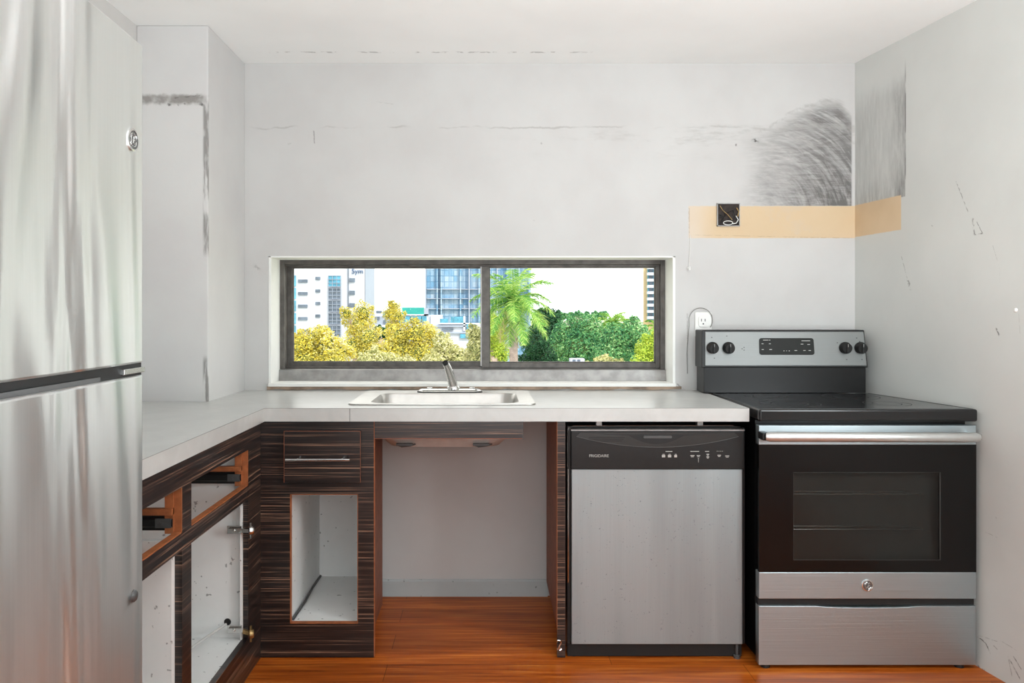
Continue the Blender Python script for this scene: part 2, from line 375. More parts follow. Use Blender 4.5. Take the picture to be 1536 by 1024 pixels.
def speckled(name, rgb):
    n = N(name); c = lin(rgb); s_ = n.noise(55, 2, 0.4)
    col = n.mix(n.ss(n.noise(5, 5), 0.3, 0.7), tuple(v*0.92 for v in c), c)
    col = n.mix(n.mul(n.ss(s_, 0.70, 0.74), 0.6), col, lin((80, 78, 74)))
    n.set(color=col, rough=0.55); n.bump(n.noise(80), 0.05, 0.001); return n.m
M['carcass'] = speckled('white_melamine', (238, 238, 236))
M['base_b'] = speckled('grey_painted_baseboard', (184, 190, 190))
M['fridge'] = steel_mat('fridge_brushed_steel', (240, 242, 242), 0.36, 'z', wave=0.05, aniso=0.94, tan='Y')
M['steel'] = steel_mat('brushed_steel', (172, 183, 187), 0.40, 'x', aniso=0.5)
M['dwsteel'] = steel_mat('spotted_brushed_steel', (164, 175, 178), 0.42, 'z', wave=0.003, speck=0.7, metal=0.9)
M['chrome'] = simple('chrome', (215, 215, 213), 0.16, 1.0, 0.03)
M['satin'] = simple('satin_handle_steel', (205, 206, 204), 0.4, 0.85, 0.02)
M['sinksteel'] = simple('satin_sink_steel', (196, 194, 190), 0.34, 1.0, 0.05, 20)
M['black'] = simple('black_enamel', (14, 14, 14), 0.3, 0, 0.1, 10, 0, 0.3)
M['blackp'] = simple('black_plastic', (25, 25, 25), 0.42, 0, 0.1, 60, 0, 0.35)
M['matblack'] = simple('matte_black', (14, 14, 14), 0.6)
M['dglass'] = simple('black_door_glass', (10, 10, 10), 0.22, 0, 0.1, spec=0.3)
M['grey'] = simple('grey_enamel', (70, 70, 70), 0.4)
M['white'] = simple('white_plastic', (232, 231, 227), 0.4, var=0.02)
M['print'] = simple('pale_print', (176, 176, 172), 0.5, var=0.02)
M['frame'] = simple('weathered_bronze_aluminium', (92, 88, 84), 0.5, 0.3, 0.25, 25, 0.05)
M['frame_l'] = simple('pale_weathered_aluminium', (150, 148, 146), 0.45, 0.5, 0.2, 18, 0.05)
M['sillraw'] = simple('exposed_brown_sill_edge', (146, 126, 108), 0.75, 0, 0.35, 14, 0.3)
M['reveal'] = simple('white_window_plaster', (236, 236, 232), 0.55, 0, 0.03, 6, 0.05)
M['brass'] = simple('dull_brass', (190, 160, 110), 0.35, 0.9, 0.1)
def glass_mat(name, tint, gloss=0.06, rough=0.02):
    n = N(name); t = n.t
    tr = t.nodes.new('ShaderNodeBsdfTransparent'); tr.inputs[0].default_value = (*tint, 1)
    gl = t.nodes.new('ShaderNodeBsdfGlossy'); gl.inputs['Roughness'].default_value = rough
    mx = t.nodes.new('ShaderNodeMixShader'); fr = t.nodes.new('ShaderNodeFresnel'); fr.inputs[0].default_value = 1.45
    mm_ = n.math('MULTIPLY', fr.outputs[0], gloss*2); t.links.new(mm_, mx.inputs[0]); t.links.new(tr.outputs[0], mx.inputs[1]); t.links.new(gl.outputs[0], mx.inputs[2])
    t.links.new(mx.outputs[0], n.out.inputs[0]); return n.m
M['pane'] = glass_mat('window_glass', (0.97, 0.98, 0.97), 0.03)
M['oglass'] = glass_mat('smoked_oven_glass', (0.58, 0.58, 0.57), 0.3, 0.15)

# ================================================================== ROOM SHELL
ZC = 2.273; D = 3.36; YR = -2.6
tag(B(-1.55, 2.75, YR-0.1, 3.62, -0.2, 0).build('floor', M['floor']), 'orange-brown wood plank floor', kind='structure')
tag(B(-1.55, 2.75, YR-0.1, 3.62, ZC, ZC+0.2).build('ceiling', M['ceil']), 'flat white ceiling', kind='structure')
wb = MB(); OX0, OX1, OZ0, OZ1 = -0.932, 0.806, 0.897, 1.45
wb.box(-1.55, OX0, D, 3.60, 0, ZC); wb.box(OX1, 1.80, D, 3.60, 0, ZC); wb.box(OX0, OX1, D, 3.60, 0, OZ0); wb.box(OX0, OX1, D, 3.60, OZ1, ZC)
tag(wb.build('wall_back', M['back']), 'scuffed off-white wall with soot stain and bare cream strip', kind='structure')
tag(B(-1.55, -1.30, YR-0.1, D, 0, ZC).build('wall_left', M['paint']), 'plain off-white wall behind the refrigerator', kind='structure')
tag(MB().prism([(right_x(3.62), 3.62), (right_x(YR-0.1), YR-0.1), (2.75, YR-0.1), (2.75, 3.62)], 'z', 0, ZC).build('wall_right', M['right']),
    'off-white wall with gouges beside the range', kind='structure')
tag(B(-1.55, 2.75, YR-0.1, YR, 0, ZC).build('wall_rear', M['paint']), 'plain off-white wall behind the camera', kind='structure')
tag(B(-1.30, -1.034, 2.92, D, 0, ZC).build('wall_corner', M['col'], bevel=0.004), 'boxed-in white corner column above the worktop', kind='structure')
bb = MB().prism([(D-0.012, 0), (D, 0), (D, 0.071), (D-0.006, 0.071), (D-0.012, 0.064)], 'x', -0.47, 0.26)
tag(bb.build('baseboard_back', M['base_b']), 'grey painted baseboard in the knee space under the sink', kind='structure')
# plaster lining of the window opening, slightly proud of the wall
lm = MB(); t = 0.012
lm.box(OX0-0.0, OX0+t, D-0.003, 3.545, OZ0, OZ1); lm.box(OX1-t, OX1, D-0.003, 3.545, OZ0, OZ1)
lm.box(OX0, OX1, D-0.003, 3.545, OZ1-t*0.6, OZ1); lm.box(OX0, OX1, D-0.012, 3.545, OZ0-0.004, OZ0+0.010)
tag(lm.build('trim_1', M['reveal'], bevel=0.002), 'white plaster lining of the window recess', kind='structure')
sm = MB(); pts = []
for k in range(41):
    x = -0.935+k/40*1.765; sm_h = 0.0035*math.sin(k*1.7)+0.002*math.sin(k*0.6)
    pts.append((x, 0.8785+abs(sm_h)))
top = [(x, 0.8935) for x, z in pts][::-1]
sm.prism(pts+top, 'y', D-0.010, D+0.001)
tag(sm.build('trim_2', M['sillraw']), 'raw brown broken edge under the window sill', kind='structure')

# ================================================================== WINDOW
win = thing('window_1', (0, 3.53, OZ0), 'long low aluminium sliding window above the sink', kind='structure')
Y0, Y1 = 3.50, 3.60
fx0, fx1, fz0, fz1 = OX0+0.010, OX1-0.010, 0.906, OZ1-0.005
fm = MB()
fm.box(fx0, fx0+0.022, Y0, Y1, fz0, fz1); fm.box(fx1-0.022, fx1, Y0, Y1, fz0, fz1); fm.box(fx0+0.022, fx1-0.022, Y0+0.001, Y1, fz1-0.022, fz1); 
fm.box(fx0+0.022, fx1-0.022, Y0+0.03, Y1, 0.950, 0.966)
fm.box(fx0+0.022, fx1-0.022, Y0+0.012, Y0+0.018, fz1-0.030, fz1-0.0225)
fm.build('window_frame', M['frame'], win, bevel=0.0015)
fm = MB(); fm.prism([(3.478, fz0), (3.60, fz0), (3.60, 0.952), (3.515, 0.957), (3.488, 0.955)], 'x', fx0, fx1)
fm.build('window_track', M['frame_l'], win, bevel=0.002)
def sash(x0, x1, yy, wl, wr):
    m = MB(); z0, z1 = 0.962, fz1-0.02
    m.box(x0, x0+wl, yy, yy+0.028, z0, z1); m.box(x1-wr, x1, yy, yy+0.028, z0, z1)
    m.box(x0+wl, x1-wr, yy, yy+0.028, z0, z0+0.022); m.box(x0+wl, x1-wr, yy, yy+0.028, z1-0.016, z1)
    # glazing bead step
    m.box(x0+wl, x0+wl+0.004, yy+0.008, yy+0.02, z0+0.022, z1-0.016); m.box(x1-wr-0.004, x1-wr, yy+0.008, yy+0.02, z0+0.022, z1-0.016)
    m.box(x0+wl, x1-wr, yy+0.008, yy+0.02, z0+0.022, z0+0.027)
    s_ = m.build('sash', M['frame'], win, bevel=0.0015)
    B(x0+wl-0.003, x1-wr+0.003, yy+0.013, yy+0.017, z0+0.02, z1-0.014).build('pane', M['pane'], s_)
    return s_
sash(fx0+0.020, 0.008, 3.555, 0.024, 0.030)
sash(-0.022, fx1-0.016, 3.522, 0.034, 0.024)
B(-0.028, -0.0215, 3.52, 3.54, 0.97, 1.42).build('interlock_strip', M['frame_l'], win)

# ================================================================== COUNTERTOP
ZT, ZB = 0.8775, 0.8315
ct = thing('countertop', (-0.5, 3.0, ZB), 'pale marbled L-shaped laminate worktop running under the window and beside the refrigerator', 'countertop')
cm = MB()
for b_ in ((-1.298, -1.036, 1.52, 2.918), (-1.036, -0.765, 1.52, 2.71), (-1.036, -0.765, 2.71, D-0.001), (-0.765, -0.47, 2.71, D-0.001), (-0.47, 0.15, 2.71, 2.82), (-0.47, 0.15, 3.28, D-0.001), (0.15, 0.905, 2.71, D-0.001)):
    cm.box(b_[0], b_[1], b_[2], b_[3], ZB, ZT)
cm.build('worktop_slab', M['counter'], ct)
sm = MB(); sm.box(-0.7655, 0.905, 2.7092, 2.7105, ZT-0.0012, ZT+0.0002); sm.box(-0.7658, -0.7645, 1.52, 2.71, ZT-0.0012, ZT+0.0002)
sm.build('laminate_seam', simple('grey_laminate_seam', (150, 149, 146), 0.5), ct)
B(-0.472, -0.4705, 2.7090, 2.7101, ZB, ZT-0.002).build('edge_joint', simple('joint_line', (120, 118, 115), 0.5), ct)

# ================================================================== CORNER CABINET (back run)
FY = 2.75
def fxp(px): return (px-VX)/429.1
def fzp(py): return CZ-(py-VY)/429.1
cab = thing('base_cabinet', (-0.6, 3.0, 0), 'dark striped base cabinet under the worktop with one drawer and a doorless opening', 'cabinet')
fx = [fxp(391), fxp(435), fxp(537), fxp(561)]
zt = ZB; zo1 = fzp(741); zo0 = fzp(935)
m = MB(); T = 0.019
m.box(fx[0]-0.008, fx[1], FY, FY+T, 0.002, zt-0.001); m.box(fx[2], fx[3], FY, FY+T, 0.002, zt-0.001)
m.box(fx[1], fx[2], FY, FY+T, zo1, zt-0.001); m.box(fx[1], fx[2], FY, FY+T, 0.002, zo0)
m.build('face_frame', M['wood'], cab)
m = MB(); e_ = 0.0022
m.box(fx[1], fx[1]+e_, FY-0.0005, FY+T, zo0, zo1); m.box(fx[2]-e_, fx[2], FY-0.0005, FY+T, zo0, zo1)
m.box(fx[1], fx[2], FY-0.0005, FY+T, zo1-e_, zo1); m.box(fx[1], fx[2], FY-0.0005, FY+T, zo0, zo0+e_)
m.box(fx[3]-0.0005, fx[3]+0.0015, FY-0.0005, FY+T, 0.004, zt-0.001)
m.build('raw_edge', M['raw'], cab)
# carcass: white inside
cy1 = 3.25; xi0 = -0.690; xi1 = -0.452
m = MB()
m.box(xi0-0.016, xi0, FY+T, cy1, 0.09, zt-0.02); m.box(xi1, xi1+0.016, FY+T, cy1, 0.0, zt-0.02)
m.box(xi0-0.016, xi1+0.016, cy1, cy1+0.010, 0.0, zt-0.02); m.box(xi0, xi1, FY+T, cy1, zo0-0.017, zo0-0.001)
m.box(xi0, xi1, FY+T, cy1, zo1+0.02, zo1+0.03)
m.build('carcass', M['carcass'], cab)
B(xi1+0.0162, xi1+0.020, FY+T, cy1+0.01, 0.0, zt-0.02).build('outer_side_board', M['raw_dark'], cab)
MB().tube([(xi0+0.006, FY+0.03, zo0+0.004), (xi0+0.010, 2.95, zo0+0.006), (xi0+0.004, 3.1, zo0+0.004), (xi0+0.006, cy1-0.01, zo0+0.004)], 0.005, 6).build('loose_edge_strip', M['grey'], cab, smooth=True)
# return board in knee space
B(fx[3]-0.016, fx[3]+0.002, FY+T, FY+T+0.13, 0.10, zt-0.001).map(lambda v: (v.x-(v.y-FY)*0.22, v.y, v.z)).build('side_panel', M['raw_dark'], cab)
# drawer
dr = MB().box(fxp(428), fxp(542), FY-0.019, FY-0.0005, fzp(722), fzp(645)).build('drawer', M['wood'], cab, bevel=0.001)
m = MB(); hz = fzp(686)
m.box(fxp(428)-0.0006, fxp(542)+0.0006, FY-0.0195, FY-0.0185, fzp(645)-0.0012, fzp(645)+0.0004)
m.box(fxp(542)-0.0012, fxp(542)+0.0004, FY-0.0195, FY-0.0185, fzp(722), fzp(645)); m.box(fxp(428)-0.0004, fxp(428)+0.0012, FY-0.0195, FY-0.0185, fzp(722), fzp(645))
m.build('edge_banding', M['raw_dark'], dr)
m = MB(); hy = FY-0.045
m.tube([(fxp(433), hy, hz), (fxp(528), hy, hz)], 0.0048, 12)
for p in (451, 517): m.tube([(fxp(p), FY-0.019, hz+0.002), (fxp(p), hy, hz+0.002)], 0.0042, 10)
m.build('handle', M['chrome'], dr, smooth=True)

# apron under the sink with the raw lower edge
ap = thing('sink_apron', (-0.1, FY, 0.75), 'dark striped fascia board under the worktop in front of the sink bowl', 'panel')
B(fx[3]+0.002, fxp(784), FY, FY+T, fzp(657), ZB-0.001).build('fascia_board', M['wood'], ap)
B(fx[3]+0.002, fxp(784), FY, FY+T+0.001, fzp(658), fzp(657)).build('raw_edge', M['raw_dark'], ap)
B(fxp(784), fxp(784)+0.0018, FY-0.0005, FY+T, fzp(659), ZB-0.001).build('raw_end', M['grey'], ap)

# dishwasher end panel
ep = thing('end_panel', (0.26, 2.9, 0), 'dark striped support panel between the knee space and the dishwasher', 'panel')
B(fxp(836), fxp(848), FY, FY+T, 0.002, ZB-0.001).build('front_stile', M['wood'], ep)
m = MB().prism([(FY+T, 0.09), (FY+T, ZB-0.001), (FY+0.50, ZB-0.001), (FY+0.50, 0.10), (FY+0.20, 0.10)], 'x', fxp(836), fxp(836)+0.016)
m.build('side_board', M['raw_dark'], ep)
B(fxp(836)-0.0015, fxp(836), FY-0.0005, FY+T, 0.10, ZB-0.001).build('raw_edge', M['raw'], ep)

# bent hook on the stile foot
hk = MB(); hx, hz = fxp(838), fzp(967)
hk.tube([(hx-0.008, FY-0.006, hz+0.012), (hx-0.004, FY-0.010, hz+0.020), (hx+0.004, FY-0.010, hz+0.020), (hx+0.008, FY-0.008, hz+0.012), (hx+0.003, FY-0.008, hz+0.002), (hx, FY-0.008, hz-0.008), (hx+0.003, FY-0.006, hz-0.016)], 0.003, 8)
hk.tube([(hx+0.003, FY-0.006, hz-0.016), (hx+0.010, FY-0.006, hz-0.012)], 0.004, 8); hk.box(hx-0.006, hx+0.010, FY-0.006, FY, hz-0.016, hz-0.008)
tag(hk.build('metal_hook', M['chrome'], smooth=True), 'tiny bent silver hook at the foot of the panel left of the dishwasher', 'hook')

# ================================================================== LEFT RUN CABINET
PX = -0.79
lc = thing('base_cabinet', (-1.0, 2.1, 0), 'dark striped cabinet frame with two empty doorless bays between refrigerator and corner', 'cabinet')
zr0, zm1, zm0, zb1 = 0.752, 0.634, 0.588, 0.128
T = 0.019
ys = [1.54, 1.60, 2.04, 2.105, 2.605, 2.748]
m = MB()
m.box(PX-T, PX, ys[0], ys[1], 0.002, ZB-0.001); m.box(PX-T, PX, ys[2], ys[3], zb1, zm0); m.box(PX-T, PX, ys[2], ys[3], zm1, zr0); m.box(PX-T, PX, ys[4], ys[5], 0.002, ZB-0.001)
m.box(PX-T, PX, ys[1], ys[4], zr0, ZB-0.001); m.box(PX-T-0.001, PX-0.0005, ys[1], ys[4], zm0, zm1); m.box(PX-T, PX, ys[1], ys[4], 0.002, zb1)
m.build('face_frame', M['wood'], lc)
m = MB()
for a, b in ((ys[1], ys[2]), (ys[3], ys[4])):
    m.box(PX-T, PX+0.0004, b-0.004, b, zm1, zr0); m.box(PX-T, PX+0.0004, a, b, zm1, zm1+0.0035)
    m.box(PX-T-0.022, PX-T, b-0.010, b, zm1, zr0+0.02)
    m.box(PX-T-0.48, PX-T, b-0.02, b-0.002, 0.684, 0.700)
m.build('raw_edge', M['raw'], lc)
m = MB()
m.box(-1.294, PX-T, ys[4]+0.012, ys[4]+0.028, 0.09, ZB-0.002)          # right side panel
m.box(-1.294, PX-T, ys[2]-0.020, ys[2]-0.001, 0.12, zm0+0.03)          # partition
m.box(-1.294, PX-T, ys[0], ys[0]+0.016, 0.09, ZB-0.002)
m.box(-1.294, PX-T, ys[0]+0.016, ys[4]+0.012, 0.108, 0.126)            # bottom
m.box(-1.298, -1.290, ys[0], ys[4]+0.028, 0.09, ZB-0.002)
m.build('carcass', M['carcass'], lc)
m = B(PX-T-0.004, PX-T+0.002, ys[4]-0.013, ys[4]+0.001, zb1, zm0); m.build('white_edge_strip', M['carcass'], lc)
m = MB().lathe([(0.011, 0), (0.012, 0.0), (0.0115, 0.002), (0.009, 0.0025)], (-0.862, ys[4]+0.0125, 0.178), (0, -1, 0), 16); m.build('pipe_hole', M['matblack'], lc)
for yy in (ys[2]-0.003, ys[4]-0.003):
    r_ = MB(); r_.prism([(yy, 0.622+0.02), (yy-0.004, 0.622+0.02), (yy-0.004, 0.628+0.02), (yy-0.010, 0.634+0.02), (yy-0.010, 0.650+0.02), (yy-0.004, 0.656+0.02), (yy-0.004, 0.664+0.02), (yy, 0.664+0.02)], 'x', -1.25, PX-T-0.001)
    rr = r_.build('drawer_runner', M['blackp'], lc)
    k = MB(); k.box(PX-T-0.045, PX-T-0.004, yy-0.0115, yy-0.009, 0.650, 0.674); k.lathe([(0.004, 0), (0.004, 0.002)], (PX-T-0.03, yy-0.0115, 0.660), (0, -1, 0), 10)
    k.build('runner_clip', M['grey'], rr)
def hinge(z, opened):
    h = MB(); y = ys[4]-0.014; x = PX-T
    h.box(x-0.045, x+0.004, y-0.004, y, z-0.013, z+0.013); h.box(x-0.038, x+0.012, y-0.014, y-0.004, z-0.007, z+0.007)
    h.tube([(x-0.02, y-0.014, z), (x-0.02, y-0.018, z)], 0.005, 10)
    o = h.build('hinge', M['chrome'], lc, bevel=0.001)
    a = MB()
    a.box(x+0.010, x+0.030, y-0.016, y-0.004, z-0.006, z+0.006)
    if opened: a.map(lambda v: (v.x+(v.z-z)*0.1, v.y, v.z-(v.x-x)*0.3))
    cx = x+0.036
    a.lathe([(0.015, -0.004), (0.015, 0.004), (0.012, 0.009)], (cx, y-0.010, z-(0.012 if opened else 0)), (1, 0.3, 0), 18)
    a.box(cx-0.003, cx+0.002, y-0.014, y-0.006, z-0.026-(0.012 if opened else 0), z+0.026-(0.012 if opened else 0))
    a.build('hinge_cup', M['brass'] if opened else M['chrome'], o, smooth=False)
hinge(0.492, False); hinge(0.165, True)
# pale cord on the cabinet bottom
cdm = MB(); p0 = Vector((-0.862, ys[4]+0.005, 0.176)); pts = []
for k in range(15):
    t = k/14; pts.append((-0.862-0.20*t-0.02*math.sin(t*5), 2.60-0.62*t if False else 2.603-0.50*t, 0.176-0.043*min(1, t*2.5)))
cdm.tube(pts, 0.0045, 8)
tag(cdm.build('cord', simple('pale_grey_cord', (190, 189, 186), 0.5), smooth=True), 'pale cord from a hole lying on the cabinet bottom left of the corner', 'cord')

# ================================================================== SINK
sk = thing('kitchen_sink', (-0.16, 3.05, ZB), 'single-bowl drop-in stainless steel sink set in the pale worktop', 'sink')
def ring(x0, x1, y0, y1, r, z, n=6): return [(p[0], p[1], z) for p in rrect(x0, x1, y0, y1, r, n)]
rs = [ring(-0.497, 0.176, 2.795, 3.300, 0.03, ZT+0.0005), ring(-0.495, 0.174, 2.797, 3.298, 0.03, ZT+0.005), ring(-0.475, 0.154, 2.815, 3.28, 0.03, ZT+0.0045),
      ring(-0.425, 0.118, 2.835, 3.205, 0.06, ZT+0.003), ring(-0.421, 0.114, 2.840, 3.200, 0.06, ZT-0.006), ring(-0.412, 0.103, 2.85, 3.19, 0.065, 0.775), ring(-0.36, 0.045, 2.90, 3.15, 0.07, 0.716), ring(-0.30, -0.01, 2.95, 3.12, 0.06, 0.712)]
o = MB().loft(rs, cap0=False).build('basin', M['sinksteel'], sk, smooth=True)
md = o.modifiers.new('solid', 'SOLIDIFY'); md.thickness = 0.0018; md.offset = -1
us = [[(p[0]+(p[0]+0.16)*0.012, p[1]+(p[1]-3.03)*0.02, p[2]-0.003) for p in q] for q in rs[4:]]
MB().loft(us, cap0=False).build('undercoating', simple('pale_grey_undercoat', (186, 178, 172), 0.7), sk, smooth=True)
MB().lathe([(0.045, 0), (0.045, 0.003), (0.03, 0.002), (0.028, -0.0)], (-0.155, 3.03, 0.7135), (0, 0, 1), 20).build('drain', M['chrome'], sk, smooth=True)
for x in (-0.30, -0.02):
    m = MB(); m.box(x-0.03, x+0.03, 2.863, 2.880, 0.722, 0.730)
    m.tube([(x-0.03, 2.875, 0.726), (x-0.01, 2.872, 0.718), (x+0.02, 2.872, 0.721), (x+0.04, 2.876, 0.727)], 0.003, 6)
    m.build('mounting_clip', M['grey'], sk)

fa = thing('faucet', (-0.15, 3.245, ZT+0.005), 'chrome stub spout faucet on a long base plate behind the sink bowl', 'faucet')
zf = ZT+0.0045
m = MB(); m.loft([ring(-0.282, -0.022, 3.215, 3.272, 0.027, zf), ring(-0.282, -0.022, 3.215, 3.272, 0.027, zf+0.006), ring(-0.272, -0.032, 3.224, 3.263, 0.018, zf+0.012)])
m.build('base_plate', M['chrome'], fa, smooth=True)
MB().loft([ring(-0.286, -0.018, 3.211, 3.276, 0.028, zf-0.0008), ring(-0.286, -0.018, 3.211, 3.276, 0.028, zf+0.002)]).build('gasket', M['matblack'], fa)
m = MB(); m.lathe([(0.027, 0), (0.027, 0.008), (0.021, 0.016)], (-0.137, 3.244, zf+0.010), (0, 0, 1), 20)
m.tube([(-0.137, 3.244, zf+0.012), (-0.140, 3.236, zf+0.035), (-0.150, 3.212, zf+0.075), (-0.160, 3.19, zf+0.108), (-0.166, 3.178, zf+0.121)], [0.019, 0.0185, 0.0165, 0.0145, 0.0135], 16)
m.build('spout', M['chrome'], fa, smooth=True)
MB().tube([(-0.1655, 3.179, zf+0.1205), (-0.168, 3.1735, zf+0.1255)], 0.0115, 14).build('spout_opening', M['blackp'], fa)
for x in (-0.235, -0.06):
    m = MB(); m.lathe([(0.012, 0), (0.012, 0.005), (0.009, 0.007)], (x, 3.244, zf+0.011), (0, 0, 1), 14)
    m.build('blank_cap', M['chrome'], fa, smooth=True)

# ================================================================== DISHWASHER
DY = 2.745; sx = F/DY
def dx(px): return (px-VX)/sx
def dz(py): return CZ-(py-VY)/sx
dw = thing('dishwasher', (0.59, 3.0, 0), 'stainless steel dishwasher with black control panel under the worktop right end', 'dishwasher')
B(dx(851), dx(1115), DY+0.03, DY+0.56, 0.03, dz(641)).build('tub', M['black'], dw)
B(dx(852), dx(1114), DY+0.012, DY+0.05, 0.004, dz(967)).build('toe_panel', M['matblack'], dw)
m = MB()
m.box(dx(851), dx(856), DY, DY+0.03, dz(966), dz(639)); m.build('door_gasket_trim', M['blackp'], dw, bevel=0.0015); m = MB(); m.box(dx(1114), dx(1118), DY+0.004, DY+0.03, dz(966), dz(642)); m.build('door_gasket_trim', M['blackp'], dw, bevel=0.0015)
m = MB(); m.tube([(dx(851.5), DY-0.001, dz(700)), (dx(851.5), DY-0.001, dz(648)), (dx(853), DY-0.001, dz(641)), (dx(860), DY-0.001, dz(638.5)), (dx(1100), DY-0.001, dz(638))], 0.0014, 6)
m.tube([(dx(852.2), DY-0.001, dz(703)), (dx(852.2), DY-0.001, dz(873))], 0.0018, 6)
m.build('bright_edge', M['chrome'], dw)
B(dx(857), dx(1113), DY-0.006, DY+0.03, dz(965), dz(703)).build('door_panel', M['dwsteel'], dw, bevel=0.002)
cp = B(dx(856), dx(1115), DY-0.014, DY+0.03, dz(702.5), dz(645)).build('control_panel', M['blackp'], dw, bevel=0.003)
B(dx(856), dx(1115), DY-0.0145, DY+0.02, dz(645), dz(643.3)).build('top_lip', M['frame_l'], cp)
def arc(x0, x1, ze, zm, n=24): return [(x0+(x1-x0)*k/n, ze+(zm-ze)*(1-(2*k/n-1)**2)) for k in range(n+1)]
a1 = arc(dx(864), dx(1106), dz(653.5), dz(669.5)); yf = DY-0.014
MB().prism([(p[0], p[1]) for p in a1]+[(dx(1100), dz(648)), (dx(870), dz(648))], 'y', yf-0.0012, yf+0.001).build('handle_recess', simple('dark_grey_gloss_plastic', (38, 38, 37), 0.3), cp)
MB().tube([(p[0], yf-0.0012, p[1]) for p in a1], 0.0011, 6).build('recess_highlight', M['grey'], cp, smooth=True)  # grey tube standing in for the highlight along the recess edge
a2 = arc(dx(942), dx(1024), dz(652), dz(664.5))
pk = MB().prism([(p[0], p[1]) for p in a2]+[(dx(1060), dz(650.5)), (dx(900), dz(650.5))], 'y', yf-0.0022, yf-0.001).build('handle_pocket', M['matblack'], cp)
MB().prism(rrect(dx(964), dx(1006), dz(656), dz(652), 0.003), 'y', yf-0.005, yf-0.002).build('latch', M['grey'], cp)
m = MB()
for k in range(3): m.box(dx(882), dx(936-k*2), yf-0.0018, yf-0.001, dz(655.3+k*2.6), dz(654.2+k*2.6))
m.build('vent_slot', M['matblack'], cp)
text('FRIGIDAIRE', 0.0135, (dx(897.5), yf-0.0006, dz(682.5)), FACE_CAM, M['print'], 'brand_lettering', cp)
m = MB(); rnd = random.Random(3)
for px, wd in ((994, 5), (1003, 5), (1012, 4)): m.box(dx(px-wd/2), dx(px+wd/2), yf-0.0006, yf+0.0002, dz(684.5), dz(681)); m.box(dx(px-wd/3), dx(px+wd/3), yf-0.0006, yf+0.0002, dz(680.3), dz(679.6))
m.box(dx(997), dx(1007), yf-0.0006, yf+0.0002, dz(676.3), dz(675.3))
for px, py, wd in ((1037, 682, 6), (1046, 682, 5), (1060, 680, 4), (1060, 684, 4), (1077, 681.5, 5), (1089, 682.5, 6), (1046, 686.5, 1.5), (1046, 690, 1)):
    m.box(dx(px-wd/2), dx(px+wd/2), yf-0.0006, yf+0.0002, dz(py+0.6), dz(py-0.6)); m.box(dx(px-wd/3), dx(px+wd/3), yf-0.0006, yf+0.0002, dz(py+2.2), dz(py+1.4))
m.box(dx(1034), dx(1047), yf-0.0006, yf+0.0002, dz(676.2), dz(675.2)); m.box(dx(1056), dx(1062), yf-0.0006, yf+0.0002, dz(676.2), dz(675.2))
for q in range(4): m.box(dx(1073.5+q*2.6), dx(1074.5+q*2.6), yf-0.0006, yf+0.0002, dz(675.8), dz(675))
m.build('control_marking', M['print'], cp)
for px in (899, 1051):
    m = MB(); m.box(dx(px-4), dx(px+4), DY+0.004, DY+0.03, dz(638.5), ZB-0.0005); m.box(dx(px-5), dx(px+5), DY+0.000, DY+0.03, ZB-0.003, ZB-0.0006); m.build('mounting_bracket', M['frame_l'], dw)
m = MB(); m.lathe([(0.012, 0), (0.012, 0.01), (0.006, 0.012), (0.006, 0.05)], (dx(1106), DY+0.006, 0.0), (0, 0, 1), 14); m.build('levelling_foot', M['grey'], dw, smooth=True)
m = MB(); m.lathe([(0.012, 0), (0.012, 0.01), (0.006, 0.012), (0.006, 0.05)], (dx(862), DY+0.03, 0.0), (0, 0, 1), 14); m.build('levelling_foot', M['grey'], dw, smooth=True)

# ================================================================== RANGE
SY = 2.66; ss_ = F/SY
def rx(px): return (px-VX)/ss_
def rz(py): return CZ-(py-VY)/ss_
rg = thing('kitchen_range', (1.29, 2.95, 0), 'stainless and black freestanding electric range standing against the right wall', 'stove')
XA, XB_ = rx(1138.5), rx(1464.5)
def warp(v):
    t = max(0.0, (v.y-SY)/0.54); u = (v.x-XA)/(XB_-XA)
    return (v.x-u*0.098*t-(1-u)*0.010*t, v.y, v.z)
B(XA+0.003, XB_-0.003, SY+0.045, 3.30, 0.03, 0.842).map(warp).build('body', M['black'], rg)
for x in (XA+0.03, XB_-0.04):
    for y in (SY+0.025, 3.25):
        MB().lathe([(0.016, 0), (0.016, 0.012), (0.008, 0.014), (0.008, 0.034)], Vector(warp(Vector((x, y, 0)))), (0, 0, 1), 12).build('levelling_foot', M['matblack'], rg)
# cooktop
m = B(XA-0.0, XB_+0.004, SY-0.004, 3.205, 0.838, rz(613.5)); m.map(warp); m.build('cooktop', simple('black_ceramic_top', (18, 18, 19), 0.16, 0, 0.05), rg, bevel=0.007, seg=3)
rim = MB(); zt = rz(613.5); 
for (x0, x1, y0, y1) in ((XA+0.006, XA+0.010, SY+0.01, 3.20), (XB_-0.008, XB_-0.004, SY+0.01, 3.20), (XA+0.006, XB_-0.004, SY+0.008, SY+0.011)): rim.box(x0, x1, y0, y1, zt-0.0004, zt+0.0008)
rim.map(warp); rim.build('cooktop_rim', M['grey'], rg)
for cx, cy, r in ((1.09, 2.83, 0.105), (1.09, 3.07, 0.08), (1.44, 2.83, 0.08), (1.42, 3.07, 0.105)):
    m = MB(); n_ = 40
    for rad in (r, r*0.62):
        a = [(cx+math.cos(2*PI*k/n_)*rad, cy+math.sin(2*PI*k/n_)*rad, zt+0.0004) for k in range(n_)]; b = [(cx+math.cos(2*PI*k/n_)*(rad-0.0022), cy+math.sin(2*PI*k/n_)*(rad-0.0022), zt+0.0004) for k in range(n_)]
        m.loft([a, b], False, False)
    m.build('burner_ring', M['grey'], rg)
